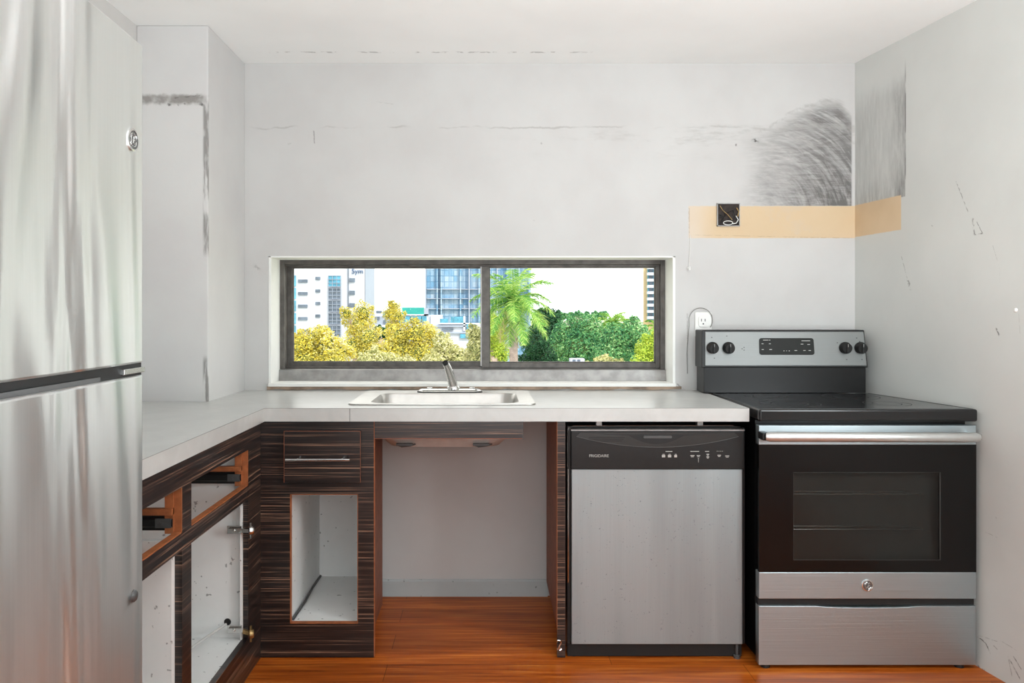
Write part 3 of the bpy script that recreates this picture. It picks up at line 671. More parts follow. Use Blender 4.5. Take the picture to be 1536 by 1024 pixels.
# door
door = thing('oven_door', (1.29, SY, 0.24)); door.parent = rg; door.location = Vector((1.29, SY, 0.24))-ORG[rg.name]
zA, zB_, zC_, zD = rz(638), rz(667), rz(858), rz(898)
B(XA, XB_, SY, SY+0.035, zB_, zA).build('door_top_band', M['steel'], door, bevel=0.002)
B(XA, XB_, SY, SY+0.035, zD, zC_).build('door_bottom_band', M['steel'], door, bevel=0.002)
wx0, wx1, wz0, wz1 = rx(1190), rx(1411), rz(840), rz(708)
m = MB(); m.box(XA, wx0, SY, SY+0.012, zC_, zB_); m.box(wx1, XB_, SY, SY+0.012, zC_, zB_); m.box(wx0, wx1, SY, SY+0.012, zC_, wz0); m.box(wx0, wx1, SY, SY+0.012, wz1, zB_)
m.build('door_glass', M['dglass'], door)
B(wx0, wx1, SY+0.001, SY+0.004, wz0, wz1).build('viewing_window', M['oglass'], door)
m = MB(); fw = 0.004
m.box(wx0, wx1, SY-0.0006, SY+0.001, wz0, wz0+fw*0.6); m.box(wx0, wx0+fw*.4, SY-0.0006, SY+0.001, wz0, wz1); m.box(wx1-fw, wx1, SY-0.0006, SY+0.001, wz0, wz1); m.box(wx0, wx1, SY-0.0006, SY+0.001, wz1-fw*.4, wz1)
m.build('window_border', simple('faint_grey_border', (46, 46, 45), 0.3), door)
m = MB(); cav = simple('oven_cavity_enamel', (120, 120, 118), 0.5)
m.box(wx0-0.02, wx1+0.02, SY+0.042, SY+0.044, wz0-0.02, wz1+0.02)
m.build('oven_interior', cav, rg)
for zz in (rz(743), rz(796)):
    m = MB(); m.tube([(wx0+0.004, SY+0.020, zz), (wx1-0.05, SY+0.020, zz)], 0.0016, 6)
    for k in range(0): pass
    m.tube([(wx0+0.004, SY+0.030, zz+0.008), (wx1-0.09, SY+0.030, zz+0.008)], 0.001, 6)
    m.build('oven_rack', M['chrome'], rg)
hy = SY-0.052; hs = F/hy; hz = CZ-(655-VY)/hs
m = MB(); hx0, hx1 = (1150-VX)/hs, (1468-VX)/hs
m.tube([(hx0, hy+0.004, hz), (hx0+0.01, hy, hz), (hx1-0.01, hy, hz-0.002), (hx1, hy+0.004, hz-0.002)], [0.013, 0.0165, 0.0165, 0.013], 20)
hd = m.build('door_handle', M['satin'], door, smooth=True)
m = MB(); m.box(hx0-0.012, hx0+0.014, hy+0.004, SY-0.0002, hz-0.013, hz+0.012); m.build('handle_bracket', M['blackp'], hd, bevel=0.004)
m = MB(); m.box(hx1-0.010, hx1+0.012, hy-0.002, SY-0.0002, hz-0.012, hz+0.010); m.build('handle_bracket', M['chrome'], hd, bevel=0.004)
# badge
bx, bz = rx(1301), rz(877.5)
bd = MB().lathe([(0.0195, 0), (0.0195, 0.003), (0.0165, 0.0036), (0.0165, 0.0028)], (bx, SY, bz), (0, -1, 0), 28).build('badge', M['chrome'], door, smooth=True)
MB().lathe([(0.0158, 0), (0.0158, 0.0033)], (bx, SY, bz), (0, -1, 0), 28).build('badge_disc', M['grey'], bd)
def monogram(c, r, axis, parent, mat):
    """two curling script letters inside a ring, on a disc facing 'axis' (-y or +x)"""
    def P(u, v, d=0.0038):
        return (c[0]+u*r, c[1]-d, c[2]+v*r) if axis == 'y' else (c[0]+d, c[1]+u*r, c[2]+v*r)
    m = MB()
    def curve(pts): m.tube([P(*p) for p in pts], r*0.055, 6)
    curve([(-0.1, 0.42), (-0.28, 0.5), (-0.5, 0.3), (-0.56, 0), (-0.46, -0.35), (-0.22, -0.46), (-0.05, -0.25), (-0.03, 0.02), (-0.22, 0.02)])
    curve([(0.5, 0.38), (0.32, 0.5), (0.12, 0.36), (0.16, 0.12), (0.36, 0.04), (0.12, -0.04), (0.04, -0.28), (0.22, -0.46), (0.5, -0.34)])
    for k in range(4):
        a = k*PI/2+PI/4; curve([(0.80*math.cos(a+t), 0.80*math.sin(a+t)) if False else ((0.80-0.12*abs(t))*math.cos(a+t), (0.80-0.12*abs(t))*math.sin(a+t)) for t in (-0.6, -0.3, 0, 0.3, 0.6)])
    return m.build('monogram', mat, parent)
monogram((bx, SY, bz), 0.0155, 'y', bd, M['chrome'])
# drawer with a dipped top edge
top = [(XB_, rz(909)), (rx(1380), rz(909))]+[(rx(1380)+(rx(1225)-rx(1380))*k/10, rz(909)-(rz(909)-rz(911.5))*math.sin(PI*k/10)**0.5) for k in range(1, 10)]+[(rx(1225), rz(909)), (XA, rz(909))]
MB().prism([(XA, 0.014), (XB_, 0.014)]+top, 'y', SY+0.002, SY+0.035).build('storage_drawer', M['steel'], rg, bevel=0.0015)
B(XA+0.001, XB_-0.001, SY+0.012, SY+0.046, rz(909), zD).build('drawer_gap', M['matblack'], rg)
# backguard
BX0, BX1 = 0.874, 1.551; BY = 3.205
B(0.885, 1.545, BY, 3.315, 0.8805, 0.990).build('backguard_riser', M['black'], rg, bevel=0.002)
def tl(v):  # tilt the panel back
    return (v.x+(0.984-v.z)*0.04*((v.x-1.2)/0.35), v.y+(v.z-0.984)*0.12, v.z)
B(BX0, BX1, BY-0.006, 3.30, 0.984, 1.137).map(tl).build('backguard_housing', M['blackp'], rg, bevel=0.004)
pf = B(BX0+0.013, BX1-0.006, BY-0.011, BY-0.004, 0.992, 1.130).map(tl).build('control_panel', steel_mat('panel_steel', (140, 142, 141), 0.5, 'x', metal=0.8), rg, bevel=0.002)
bs = 1180/3.20
def gx(px): return (px-VX)/bs
def gz(py): return CZ-(py-VY)/bs
def gy(z, d): return BY-0.011+(z-0.984)*0.12-d
MB().prism(rrect(gx(1139), gx(1222), gz(532), gz(507), 0.010), 'y', BY-0.0128, BY-0.009).map(tl).build('display', simple('dark_grey_display', (30, 31, 29), 0.45, spec=0.2), pf)
m = MB()
for px, py, wd in ((1149, 510, 8), (1155, 510, 2), (1210, 511, 13), (1144, 515.5, 3), (1155, 515.5, 3), (1204, 516, 4), (1214, 516.5, 4), (1144, 524, 3), (1156, 524, 4), (1176, 526, 1.5), (1180, 526, 1), (1184, 526, 1.5), (1194, 525.5, 4), (1207, 525.5, 3.5), (1215, 525.5, 3.5)):
    m.box(gx(px-wd/2), gx(px+wd/2), BY-0.0131, BY-0.0127, gz(py+0.5), gz(py-0.5))
m.map(tl).build('display_marking', M['print'], pf)
m = MB()
for px, py in ((1067, 506), (1090, 504), (1071, 537), (1116, 521), (1258, 514), (1288, 507), (1292, 512), (1270, 539), (1293, 539), (1116, 525), (1113, 523)):
    m.box(gx(px-0.9), gx(px+0.9), BY-0.0116, BY-0.0108, gz(py+0.7), gz(py-0.7))
m.map(tl).build('panel_marking', M['grey'], pf)
for px in (1069, 1093, 1268, 1291):
    z = gz(521.5); y = gy(z, 0); x = gx(px)
    kn = MB().lathe([(0.0245, 0), (0.0245, 0.004), (0.0225, 0.006), (0.0205, 0.022), (0.018, 0.0245)], (x, y, z), (0, -1, -0.12), 28).build('knob', M['blackp'], pf, smooth=True)
    B(x-0.004, x+0.004, y-0.030, y-0.022, z-0.019, z+0.017).build('knob_grip', M['matblack'], kn, bevel=0.0015)
    B(x-0.0008, x+0.0008, y-0.0306, y-0.030, z+0.004, z+0.016).build('knob_pointer', M['print'], kn)

# ================================================================== REFRIGERATOR
fr = thing('refrigerator', (-0.97, 1.06, 0), 'tall top-freezer refrigerator with bare brushed steel doors, handles missing, at the left', 'refrigerator')
RXF = -0.630
B(-1.285, RXF-0.075, 0.66, 1.465, 0.02, 1.69).build('cabinet_body', simple('dark_grey_fridge_side', (90, 90, 90), 0.4), fr, bevel=0.004)
def door_panel(z0, z1, name):
    n_ = 14; pts = []
    y0, y1 = 0.655, 1.470
    for k in range(n_+1):
        t = k/n_; y = y0+(y1-y0)*t; c = 0.010*(1-(2*t-1)**2)
        edge = 0.0
        pts.append((RXF-0.010+c*0.98, y))
    pts = [(RXF-0.07, y0), (RXF-0.016, y0)]+pts[:-1]+[(RXF-0.010, y1-0.006), (RXF-0.016, y1), (RXF-0.07, y1)]
    m = MB(); m.prism(pts, 'z', z0, z1); o = m.build(name, M['fridge'], fr, bevel=0.005, smooth=True, seg=3)
    return o
d1 = door_panel(1.110, 1.70, 'freezer_door'); d2 = door_panel(0.07, 1.088, 'fresh_food_door')
B(RXF-0.068, RXF-0.012, 0.66, 1.462, 1.088, 1.110).build('door_gap_seal', M['matblack'], fr)
m = MB(); m.box(RXF-0.011, RXF-0.0085, 0.66, 1.30, 1.088, 1.096); m.build('grip_lip', M['grey'], d2)
B(RXF-0.020, RXF-0.005, 1.38, 1.462, 1.093, 1.103).build('hinge_plate', M['chrome'], fr, bevel=0.001)
B(RXF-0.07, RXF-0.02, 0.67, 1.46, 0.0, 0.068).build('toe_grille', M['blackp'], fr)
m = MB(); m.box(RXF-0.12, RXF-0.03, 1.40, 1.455, 1.702, 1.715); m.build('top_hinge_cover', M['grey'], fr, bevel=0.003)
# round badge near the top corner
by_, bz_ = 1.413, 1.513
bd = MB().lathe([(0.0205, 0), (0.0205, 0.004), (0.017, 0.005), (0.017, 0.0035)], (RXF-0.0085, by_, bz_), (1, 0, 0), 28).build('badge', M['chrome'], d1, smooth=True)
MB().lathe([(0.0165, 0), (0.0165, 0.0042)], (RXF-0.0085, by_, bz_), (1, 0, 0), 28).build('badge_disc', M['grey'], bd)
monogram((RXF-0.0085, by_, bz_), 0.016, 'x', bd, M['chrome'])
MB().lathe([(0.011, 0), (0.011, 0.003), (0.008, 0.006), (0.003, 0.007)], (RXF-0.0085, 1.420, 0.692), (1, 0, 0), 18).build('screw_cap', M['grey'], d2, smooth=True)

# ================================================================== WALL ITEMS
def bxp(px): return (px-VX)/351.2
def bzp(py): return CZ-(py-VY)/351.2
jb = thing('junction_box', (bxp(1092), D, bzp(322)), 'open square electrical box with loose wires in the cream strip', 'electrical box')
x0, x1, z0, z1 = bxp(1075), bxp(1109), bzp(339.5), bzp(305)
m = MB(); m.box(x0, x1, D-0.0015, D-0.0005, z0, z1); m.build('box_back', simple('dark_rusty_box', (46, 38, 34), 0.7, 0.2, 0.6, 60), jb)
m = MB(); tt = 0.003
m.box(x0, x1, D-0.009, D, z1-tt, z1); m.box(x0, x1, D-0.009, D, z0, z0+tt); m.box(x0, x0+tt, D-0.009, D, z0, z1); m.box(x1-tt, x1, D-0.009, D, z0, z1)
m.build('box_rim', M['frame_l'], jb)
yy = D-0.009
m = MB(); m.tube([(bxp(1087)+0.020*math.cos(a)+0.012, yy, bzp(334.5)+0.0085*math.sin(a)) for a in [k*2*PI/16 for k in range(17)]], 0.0018, 6)
m.tube([(bxp(1103), yy, bzp(324)), (bxp(1106), yy-0.004, bzp(330)), (bxp(1103), yy-0.005, bzp(335)), (bxp(1098), yy-0.003, bzp(336))], 0.002, 6); m.build('white_wire', M['white'], jb, smooth=True)
m = MB(); m.tube([(bxp(1104), yy, bzp(312)), (bxp(1107), yy-0.003, bzp(318)), (bxp(1105), yy-0.004, bzp(325))], 0.0022, 6)
m.tube([(bxp(1079), yy, bzp(309)), (bxp(1083), yy-0.004, bzp(316)), (bxp(1090), yy-0.004, bzp(322)), (bxp(1097), yy-0.002, bzp(330))], 0.0016, 6); m.build('copper_wire', M['brass'], jb, smooth=True)
m = MB(); m.tube([(bxp(1082), yy, bzp(330)), (bxp(1090), yy-0.004, bzp(320)), (bxp(1098), yy-0.005, bzp(316)), (bxp(1102), yy-0.002, bzp(328))], 0.002, 6)
m.tube([(bxp(1078), yy, bzp(322)), (bxp(1084), yy-0.004, bzp(327)), (bxp(1080), yy, bzp(335))], 0.0022, 6); m.build('black_wire', M['matblack'], jb, smooth=True)

ol = thing('wall_outlet', (bxp(1054), D, bzp(482)), 'white electrical outlet on the back wall above the range left end', 'outlet')
MB().prism(rrect(bxp(1042), bxp(1067), bzp(505), bzp(468), 0.006), 'y', D-0.008, D-0.0005).build('cover_plate', M['white'], ol, bevel=0.002)
m = MB().prism(rrect(bxp(1047), bxp(1062), bzp(490), bzp(474), 0.010), 'y', D-0.012, D-0.008).build('socket', M['white'], ol)
m = MB(); m.box(bxp(1050.5), bxp(1051.5), D-0.0126, D-0.0118, bzp(482), bzp(478)); m.box(bxp(1056), bxp(1057), D-0.0126, D-0.0118, bzp(482), bzp(478)); m.lathe([(0.003, 0), (0.003, 0.001)], (bxp(1053.7), D-0.0118, bzp(485.5)), (0, -1, 0), 10)
m.build('slots', M['matblack'], ol)
m = MB(); pts = []
for k in range(21):
    a = PI*1.05-k/20*PI*1.25; pts.append((bxp(1050)+0.050*math.cos(a), D-0.012, bzp(480)+0.052*math.sin(a)))
pts = [(bxp(1031), D-0.004, bzp(560)), (bxp(1030), D-0.004, bzp(530)), (bxp(1032), D-0.006, bzp(500)), (bxp(1033), D-0.010, bzp(488))]+pts[1:]
m.tube(pts, 0.0016, 6)
tag(m.build('cable', simple('thin_grey_cable', (136, 134, 130), 0.5), smooth=True), 'thin grey cable looping over the white outlet by the range', 'cable')
m = MB(); m.tube([(bxp(1035), D-0.003, bzp(352)), (bxp(1034.5), D-0.004, bzp(380)), (bxp(1033), D-0.006, bzp(399))], 0.0012, 6)
m.tube([(bxp(1033), D-0.001, bzp(402)), (bxp(1033), D-0.016, bzp(404)), (bxp(1033), D-0.018, bzp(400))], [0.007, 0.005, 0.003], 10)
tag(m.build('wall_hook', M['white'], smooth=True), 'small white hook hanging on a thin wire right of the window', 'hook')
sy_ = (RX0+RK*3.36)/((1524-VX)/F+RK); sz_ = CZ-(465-VY)/F*sy_
m = MB().lathe([(0.007, 0), (0.007, 0.002), (0.004, 0.005)], (right_x(sy_), sy_, sz_), (-1, -RK, 0), 14)
tag(m.build('wall_screw', M['white'], smooth=True), 'small white screw head in the right wall near the photo edge', 'screw')

# ================================================================== OUTSIDE
GZ = -9.0
n = N('distant_ground'); n.set(color=n.mix(n.ss(n.noise(0.15), 0.4, 0.6), lin((150, 160, 120)), lin((200, 196, 186))), rough=0.9)
tag(B(-500, 500, 8, 1500, GZ-0.5, GZ).build('ground', n.m), 'distant ground beyond the window', kind='structure')

def leaf_mat(name, cols, tr=0.35):
    n = N(name); g = n.t.nodes.new('ShaderNodeNewGeometry')
    big = n.noise(0.9, 3)
    f = n.math('ADD', n.mul(g.outputs['Random Per Island'], 0.65), n.mul(n.ss(big, 0.3, 0.7), 0.35))
    c = n.ramp(f, [(i/(len(cols)-1), lin(c_)) for i, c_ in enumerate(cols)])
    n.set(color=c, rough=0.6, spec=0.3)
    t_ = n.t.nodes.new('ShaderNodeBsdfTranslucent'); n.put(t_.inputs[0], c)
    mx = n.t.nodes.new('ShaderNodeMixShader'); mx.inputs[0].default_value = tr
    n.t.links.new(n.p.outputs[0], mx.inputs[1]); n.t.links.new(t_.outputs[0], mx.inputs[2]); n.t.links.new(mx.outputs[0], n.out.inputs[0])
    return n.m
LM = {
 'yellow': leaf_mat('yellow_flowering_leaves', [(96, 104, 56), (168, 164, 76), (226, 204, 66), (206, 204, 128), (246, 240, 214)]),
 'olive': leaf_mat('olive_leaves', [(90, 100, 66), (160, 164, 104), (212, 208, 146), (236, 230, 200)]),
 'green': leaf_mat('green_leaves', [(30, 84, 60), (66, 134, 86), (120, 176, 110), (190, 222, 160)]),
 'dark': leaf_mat('dark_green_leaves', [(18, 50, 34), (34, 84, 50), (70, 120, 70)]),
 'lime': leaf_mat('lime_leaves', [(80, 120, 40), (150, 180, 60), (205, 215, 80), (160, 200, 90)]),
 'palm': leaf_mat('palm_leaflets', [(60, 124, 50), (110, 166, 70), (178, 208, 104), (220, 232, 160)]),
 'drypalm': leaf_mat('dry_palm_leaflets', [(140, 130, 80), (190, 180, 120), (220, 206, 160)]),
}
M['bark'] = simple('pinkish_grey_bark', (168, 148, 136), 0.85, 0, 0.2, 12, 0.3)
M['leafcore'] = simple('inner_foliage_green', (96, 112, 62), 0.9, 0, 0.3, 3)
def crown(blobs, nleaf, size, rnd, squash=1.0):
    m = MB(); vs = []; fs = []
    wts = [b[3]**2 for b in blobs]; tot = sum(wts)
    for (cx, cy, cz, r), wt in zip(blobs, wts):
        for _ in range(int(1.7*nleaf*wt/tot)):
            # mostly the side that can be seen, and the top
            while True:
                d = Vector((rnd.gauss(0, 1), rnd.gauss(0, 1), rnd.gauss(0, 1))).normalized()
                if d.y < 0.45: break
            rr = r*(0.66+0.5*rnd.random()**1.3)
            p = Vector((cx, cy, cz))+Vector((d.x*rr, d.y*rr, d.z*rr*squash))
            nrm = (d+Vector((rnd.uniform(-.9, .9), rnd.uniform(-.9, .9), rnd.uniform(-.4, .9)))).normalized()
            a = nrm.orthogonal().normalized(); q = rnd.random()*PI*2
            b = nrm.cross(a); a, b = a*math.cos(q)+b*math.sin(q), b*math.cos(q)-a*math.sin(q)
            s_ = size*(0.35+0.6*rnd.random()); k = len(vs)
            vs += [p-a*s_, p-b*s_*0.45, p+a*s_, p+b*s_*0.45]; fs.append((k, k+1, k+2, k+3))
    me = MB(); me.v = [Vector(v) for v in vs]; me.f = fs
    return me
def quick(mb, name, mat, parent):
    o0 = ORG[parent.name]; me = bpy.data.meshes.new(name); me.from_pydata([v-o0 for v in mb.v], [], mb.f); me.materials.append(mat)
    o = bpy.data.objects.new(name, me); COL.objects.link(o); o.parent = parent; ORG[o.name] = o0; return o
def blobby(m, cx, cy, cz, r, rnd):
    rings = []
    for i in range(1, 8):
        th = PI*i/8; rings.append([Vector((cx, cy, cz))+Vector((math.sin(th)*math.cos(2*PI*k/12), math.sin(th)*math.sin(2*PI*k/12), math.cos(th)))*r*(0.82+0.12*rnd.random()) for k in range(12)])
    m.loft(rings)
def tree(Y, spec, mat, nleaf, leaf, label, seed, name='tree', cat='tree', group='trees beyond the window'):
    """spec = list of (px, py, r_px) crown lobes"""
    rnd = random.Random(seed); blobs = []
    for px, py, rp in spec:
        c = at(px, py, Y+rnd.uniform(-0.5, 0.5)); r = rp/F*Y; blobs.append((c.x, c.y, c.z, r))
    bx_ = sum(b[0] for b in blobs)/len(blobs); core = list(blobs)
    for b in core:
        for _ in range(5):
            a_ = rnd.uniform(-0.3, PI+0.3); q_ = b[3]*rnd.uniform(0.85, 1.2); blobs.append((b[0]+math.cos(a_)*q_, b[1]-0.2*b[3], b[2]+math.sin(a_)*q_, b[3]*rnd.uniform(0.16, 0.34)))
    root = thing(name, (bx_, Y, GZ), label, cat, group)
    quick(crown(blobs, nleaf, leaf, rnd), 'foliage', LM[mat], root)
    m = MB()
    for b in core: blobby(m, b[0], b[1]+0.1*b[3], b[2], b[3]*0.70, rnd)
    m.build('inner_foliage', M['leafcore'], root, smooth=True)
    t = MB(); zc = min(b[2] for b in blobs); wr = 0.012*Y
    t.tube([(bx_, Y, GZ), (bx_+0.1, Y, (GZ+zc)/2), (bx_-0.05, Y, zc-0.1)], [wr, wr*0.8, wr*0.6], 8)
    for b in core[:6]: t.tube([(bx_-0.05, Y, zc-0.2), ((bx_+b[0])/2, Y+b[3], (zc+b[2])/2), (b[0], b[1]+b[3]*0.3, b[2])], [wr*0.3, wr*0.2, wr*0.1], 6)
    t.build('trunk', M['bark'], root, smooth=True)
    return root
tree(28, [(520, 470, 10), (545, 470, 16), (538, 490, 20), (552, 505, 18), (530, 520, 22), (556, 530, 22)], 'yellow', 5200, 0.055, 'tall yellow flowering tree right of the white building sign', 1)
tree(32, [(592, 460, 9), (586, 470, 12), (597, 474, 10), (590, 490, 9), (592, 505, 10)], 'yellow', 2600, 0.055, 'slender yellow-green tree top left of the teal roof', 2)
tree(19, [(450, 520, 20), (470, 510, 18), (490, 515, 18), (480, 535, 24), (505, 530, 22), (455, 545, 24), (500, 550, 22), (487, 497, 9)], 'yellow', 7000, 0.050, 'wide yellow flowering tree at the window left end', 3)
tree(24, [(600, 505, 18), (625, 500, 20), (645, 505, 16), (600, 530, 24), (630, 532, 26), (585, 520, 14), (655, 530, 18)], 'yellow', 7000, 0.052, 'broad yellow flowering tree below the teal roof', 4)
tree(17, [(560, 545, 20), (585, 548, 18), (545, 552, 16), (610, 550, 16)], 'olive', 4600, 0.045, 'low pale olive shrub between two yellow trees', 5, 'shrub', 'shrub', 'shrubs beyond the window')
tree(21, [(665, 515, 14), (672, 535, 20), (690, 535, 14), (650, 548, 18), (695, 548, 12)], 'olive', 4400, 0.05, 'olive-green tree under the low white building', 6)
tree(18, [(712, 500, 12), (716, 520, 14), (708, 540, 14), (722, 545, 14)], 'olive', 3000, 0.045, 'olive tree behind the window centre bar', 7)
tree(40, [(568, 497, 8), (575, 502, 8), (562, 505, 7)], 'dark', 1500, 0.10, 'small round dark green tree below the far white houses', 8)
tree(45, [(812, 480, 14), (826, 478, 14), (818, 500, 18), (835, 492, 12), (805, 505, 16)], 'dark', 4200, 0.14, 'dark green tree just right of the tall palm', 9)
tree(35, [(850, 500, 20), (875, 492, 20), (895, 505, 18), (870, 520, 26), (840, 525, 24), (885, 535, 24), (850, 545, 22)], 'green', 9500, 0.085, 'large round green tree in the middle of the right pane', 10)
tree(30, [(925, 505, 20), (950, 500, 20), (940, 525, 24), (915, 530, 20), (965, 515, 18), (955, 545, 22)], 'green', 8500, 0.08, 'leafy green tree below the small far palm', 11)
tree(26, [(975, 525, 20), (992, 515, 20), (985, 540, 22), (965, 548, 18), (1005, 530, 18), (990, 498, 10)], 'lime', 6500, 0.065, 'yellow-green tree at the right end of the window', 12)
tree(30, [(800, 515, 18), (815, 535, 18), (795, 545, 16), (825, 550, 14)], 'dark', 4000, 0.08, 'dark green tree behind the tall palm trunk', 13)
tree(25, [(744, 490, 14), (740, 510, 16), (748, 530, 16), (735, 475, 8)], 'lime', 3600, 0.06, 'bright yellow-green tree left of the tall palm', 14)
tree(90, [(845, 474, 5), (856, 475, 5), (868, 473, 6), (880, 473, 5), (835, 474, 5), (892, 474, 6), (905, 473, 6)], 'green', 2200, 0.22, 'low line of far green trees at the horizon right of the palm', 15)
tree(22, [(905, 548, 14), (930, 552, 12), (880, 552, 10)], 'olive', 2400, 0.05, 'low grey-green shrub at the bottom of the right pane', 16, 'shrub', 'shrub', 'shrubs beyond the window')

def palm(px, pyc, Y, nf, L, label, seed, droop=1.0, trunk=0.16):
    rnd = random.Random(seed); c = at(px, pyc, Y)
    root = thing('palm_tree', (c.x, c.y, GZ), label, 'palm tree', 'palms beyond the window')
    t = MB(); t.tube([(c.x+0.15, c.y, GZ), (c.x+0.05, c.y, (GZ+c.z)/2), (c.x, c.y, c.z-0.6), (c.x, c.y, c.z)], [trunk*1.2, trunk, trunk*0.9, trunk*0.7], 12)
    t.build('trunk', M['bark'], root, smooth=True)
    for k in range(nf):
        az = 2*PI*k*0.382+rnd.uniform(-.2, .2); el = PI*0.49-(k/nf)**0.85*PI*0.90; el += rnd.uniform(-.1, .1)
        ll = L*(0.75+0.3*rnd.random())*(1.0 if k > 2 else 0.9); m = MB(); pts = []
        h = Vector((math.cos(az), math.sin(az), 0)); p = c.copy(); e2 = el; ns = 12
        for i in range(ns+1):
            pts.append(p.copy()); dirv = h*math.cos(e2)+Vector((0, 0, math.sin(e2))); p = p+dirv*(ll/ns); e2 -= (0.11+0.05*(i/ns))*droop*(1.0 if el > 0 else 0.55)
            e2 = max(e2, -PI*0.48)
        m.tube(pts, [0.02*Y/20*(1-0.8*i/ns) for i in range(ns+1)], 5)
        side = h.cross(Vector((0, 0, 1)))
        for i in range(ns*5):
            t_ = (i+1)/(ns*5); q = t_*ns; j = min(int(q), ns-1); fpt = pts[j].lerp(pts[j+1], q-j); tg = (pts[j+1]-pts[j]).normalized()
            up = side.cross(tg)
            w_ = ll*0.26*math.sin(PI*min(1, 0.12+t_*0.86))**0.6
            for s_ in (-1, 1):
                d = (side*s_*0.75+tg*0.55+up*rnd.uniform(-.35, .5)+tg*rnd.uniform(-.2,.2)).normalized(); tip = fpt+d*w_*rnd.uniform(0.8, 1.1)+Vector((0, 0, -0.30*w_))
                wd = tg*0.0085*Y/20
                k0 = len(m.v); mid = fpt.lerp(tip, 0.5)+Vector((0, 0, 0.06*w_))
                m.v += [fpt-wd, fpt+wd, mid+wd*1.1, tip, mid-wd*1.1]; m.f.append((k0, k0+1, k0+2, k0+3, k0+4))
        quick(m, 'frond', LM['drypalm'] if el < -0.75 and k % 2 else LM['palm'], root)
    return root
palm(770, 450, 17.0, 30, 1.15, 'tall feathery palm tree just right of the window centre bar', 21, 0.85, 0.10)
palm(920, 486, 40, 20, 1.5, 'small far palm rising above the green trees in the right pane', 22, 1.1, 0.15)
palm(985, 490, 36, 12, 0.9, 'small palm top under the beige tower', 23, 1.2, 0.1)

# --- buildings
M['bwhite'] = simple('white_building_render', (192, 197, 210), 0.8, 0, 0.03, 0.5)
M['bshade'] = simple('pale_grey_and_shaded_render', (158, 168, 186), 0.8, 0, 0.03, 0.5)  # pale grey for trim and roofs; also painted shade on the white block
M['bwin'] = simple('grey_blue_window', (92, 104, 120), 0.35, 0, 0.3, 1.5)
M['bwin2'] = simple('teal_glazing', (80, 150, 178), 0.3, 0, 0.3, 1.5)
M['teal'] = simple('teal_roof', (40, 158, 150), 0.6, 0, 0.1, 1)
M['beige'] = simple('beige_render', (205, 180, 140), 0.8, 0, 0.05, 0.5)
def bbox(px0, px1, py0, py1, y0, y1, mb=None):
    a = at(px0, py1, y0); b = at(px1, py0, y0); m = mb or MB(); m.box(a.x, b.x, y0, y1, a.z, b.z); return m
def bpart(name, mat, par, px0, px1, py0, py1, y0, y1): return bbox(px0, px1, py0, py1, y0, y1).build(name, mat, par)
Yb = 70.
wbld = thing('apartment_building', (at(490, 400, Yb).x, Yb+8, GZ), 'white apartment block with rows of small windows at the window left end', 'building')
a = at(418, 340, Yb); b = at(547, 340, Yb)
MB().prism([(a.x, Yb), (b.x, Yb), (b.x-2.9, Yb+13.8), (a.x, Yb+14)], 'z', GZ, a.z).build('wall', M['bwhite'], wbld)
c2 = at(562, 340, Yb)
c3 = at(562, 340, Yb+4); c4 = at(560, 340, Yb+14); MB().prism([(b.x, Yb+0.2), (c3.x, Yb+4), (c4.x, Yb+14), (b.x-3, Yb+13.9)], 'z', GZ, a.z).build('side_wall', M['bshade'], wbld)  # side in a darker copy of the white: shade put into the colour
for r in range(5):
    y = 419+r*18.8
    bpart('window', M['bwin'], wbld, 447, 461, y, y+4.6, Yb-0.12, Yb+0.1); bpart('window', M['bwin'], wbld, 473, 480, y-4, y+0.5, Yb-0.12, Yb+0.1)
    bpart('window', M['bwin'], wbld, 524, 532, y-2, y+4, Yb-0.12, Yb+0.1); bpart('window', M['bwin2'], wbld, 438, 443.5, y-6, y+10, Yb-0.12, Yb+0.1)
    g = bpart('stair_glazing', M['bwin2'] if r == 0 else M['bwin'], wbld, 492, 511, y-6, y+10.8, Yb-0.15, Yb+0.1)
    mm = MB()
    for q in (492, 498.3, 504.8, 510.6): bbox(q, q+0.5, y-6, y+10.8, Yb-0.25, Yb-0.14, mm)
    for q in (-6, -0.4, 5.2, 10.4): bbox(492, 511, y+q, y+q+0.5, Yb-0.25, Yb-0.14, mm)
    mm.build('glazing_bar', M['bshade'], g)
bpart('drain_pipe', M['bwin'], wbld, 521.6, 522.4, 395, 520, Yb-0.2, Yb)
text('5ym', 0.62, tuple(at(536, 407, Yb-0.1)), FACE_CAM, simple('navy_sign', (50, 80, 120), 0.6), 'roof_sign', wbld, ext=0.03)

n = N('blue_curtain_wall'); o_ = n.xyz(); 
br = n.t.nodes.new('ShaderNodeTexBrick'); cmb = n.t.nodes.new('ShaderNodeCombineXYZ'); n.put(cmb.inputs[0], o_[0]); n.put(cmb.inputs[1], o_[2]); n.put(br.inputs['Vector'], cmb.outputs[0])
br.offset = 0; br.inputs['Scale'].default_value = 1; br.inputs['Brick Width'].default_value = 0.9; br.inputs['Row Height'].default_value = 1.1; br.inputs['Mortar Size'].default_value = 0.09
br.inputs['Color1'].default_value = (*lin((96, 150, 190)), 1); br.inputs['Color2'].default_value = (*lin((166, 186, 204)), 1); br.inputs['Mortar'].default_value = (*lin((90, 134, 168)), 1)
c = n.mix(n.mul(n.ss(n.noise(0.25, 5, 0.7), 0.4, 0.65), 0.6), br.outputs['Color'], lin((164, 184, 202)))
vb = n.noise(1, 2, 0.5, co=n.mapping((0.5, 1, 0.01))); c = n.mix(n.mul(n.ss(vb, 0.5, 0.6), 0.55), c, lin((62, 120, 168)))
n.set(color=c, rough=0.4); M['curtain'] = n.m
Yt = 150.
tw = thing('office_tower', (at(716, 400, Yt).x, Yt+10, GZ), 'tall blue glass tower behind the window centre bar', 'building')
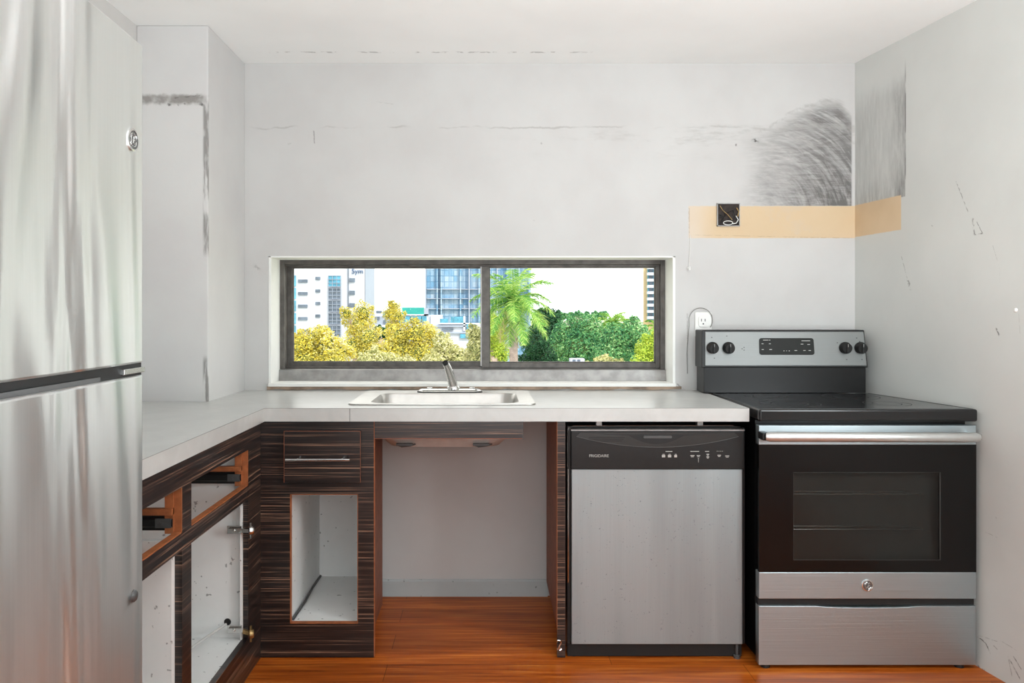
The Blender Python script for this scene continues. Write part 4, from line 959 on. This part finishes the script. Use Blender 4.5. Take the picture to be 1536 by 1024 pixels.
a = at(638, 300, Yt); b = at(796, 300, Yt)
MB().prism([(a.x, Yt), (b.x, Yt), (b.x+1, Yt+20), (a.x-1.4, Yt+20)], 'z', GZ, a.z).build('curtain_wall', M['curtain'], tw)
for px in (637.5, 655, 661, 690, 703, 718, 745, 760, 778, 793): bpart('fin', M['bshade'] if px in (637.5, 703, 745) else M['curtain'], tw, px, px+1.6, 300, 488, Yt-1.2, Yt)
for py in (433, 447, 462): bpart('ledge', M['bshade'], tw, 640, 795, py, py+1.2, Yt-0.8, Yt)

def lowbuild(label, Yq, px0, px1, py0, mat, parts):
    t = thing('low_building', (at((px0+px1)/2, py0, Yq).x, Yq+3, GZ), label, 'building')
    a = at(px0, py0, Yq); b = at(px1, py0, Yq); B(a.x, b.x, Yq, Yq+6, GZ, a.z).build('wall', mat, t)
    for nm, mt, q0, q1, r0, r1 in parts: bpart(nm, mt, t, q0, q1, r0, r1, Yq-0.25, Yq+0.4)
    return t
lowbuild('low glass-fronted building with a teal roof below the blue tower', 95., 596, 660, 472, M['bwhite'],
   [('roof', M['teal'], 603, 636, 461, 471), ('window_band', M['bwin2'], 598, 640, 474, 483)]+[('post', M['bwhite'], q, q+0.8, 473, 484) for q in (606, 615, 624, 632, 640, 646)]+[('chimney', M['bshade'], 636, 642, 462, 473), ('roof_edge', M['bwhite'], 603, 642, 471, 473)])
lowbuild('white terraced building with teal windows left of the window centre bar', 80., 646, 727, 485, M['bwhite'],
   [('window', M['bwin2'], 660, 672, 478, 484), ('window', M['bwin2'], 676, 695, 475, 484), ('window', M['bwin'], 663, 680, 492, 495), ('window', M['bwin2'], 700, 713, 486, 496), ('balcony', M['bshade'], 650, 700, 488, 490), ('post', M['bwhite'], 695, 698, 474, 496), ('parapet', M['bwhite'], 658, 700, 484, 486), ('window', M['bwin2'], 690, 712, 501, 507), ('balcony', M['bshade'], 655, 725, 498, 500)])
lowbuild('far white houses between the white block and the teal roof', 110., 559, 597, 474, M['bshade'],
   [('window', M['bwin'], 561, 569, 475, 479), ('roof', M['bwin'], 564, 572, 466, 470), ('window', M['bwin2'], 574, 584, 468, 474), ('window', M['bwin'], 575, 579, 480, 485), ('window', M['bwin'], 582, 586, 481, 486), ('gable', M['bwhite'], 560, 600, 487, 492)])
Yr = 110.
rt = thing('apartment_building', (at(985, 400, Yr).x, Yr+8, GZ), 'beige apartment tower with white balconies at the window right end', 'building')
a = at(965, 330, Yr); b = at(1030, 330, Yr); MB().prism([(a.x, Yr), (b.x, Yr), (b.x, Yr+14), (a.x+3.2, Yr+14)], 'z', GZ, a.z).build('wall', M['beige'], rt)
bpart('glazed_bay', M['bwin2'], rt, 972, 1012, 330, 480, Yr-0.5, Yr)
for k in range(9):
    y = 399+k*9.4
    bpart('balcony', M['bwhite'], rt, 972, 1012, y, y+4.2, Yr-1.4, Yr-0.5); bpart('window', M['bwin'], rt, 974, 979, y+4.4, y+9, Yr-0.8, Yr-0.5); bpart('window', M['bwin'], rt, 984, 990, y+4.4, y+9, Yr-0.8, Yr-0.5)
# rooftop air conditioner on the neighbour's roof
ac = thing('air_conditioner', (at(867, 540, 16).x, 16, at(867, 548, 16).z), 'small white rooftop air conditioner at the bottom of the right pane', 'air conditioner')
bpart('casing', M['bwhite'], ac, 856, 877, 538, 555, 16, 16.3).name
for q in (859, 866): bpart('grille', M['bwin'], ac, q, q+4.5, 539, 546, 15.985, 16.0)
rf = bbox(700, 1030, 553, 558, 15.2, 17); tag(rf.build('flat_roof', M['bshade']), 'pale flat roof of the neighbouring building below the right pane', 'roof')
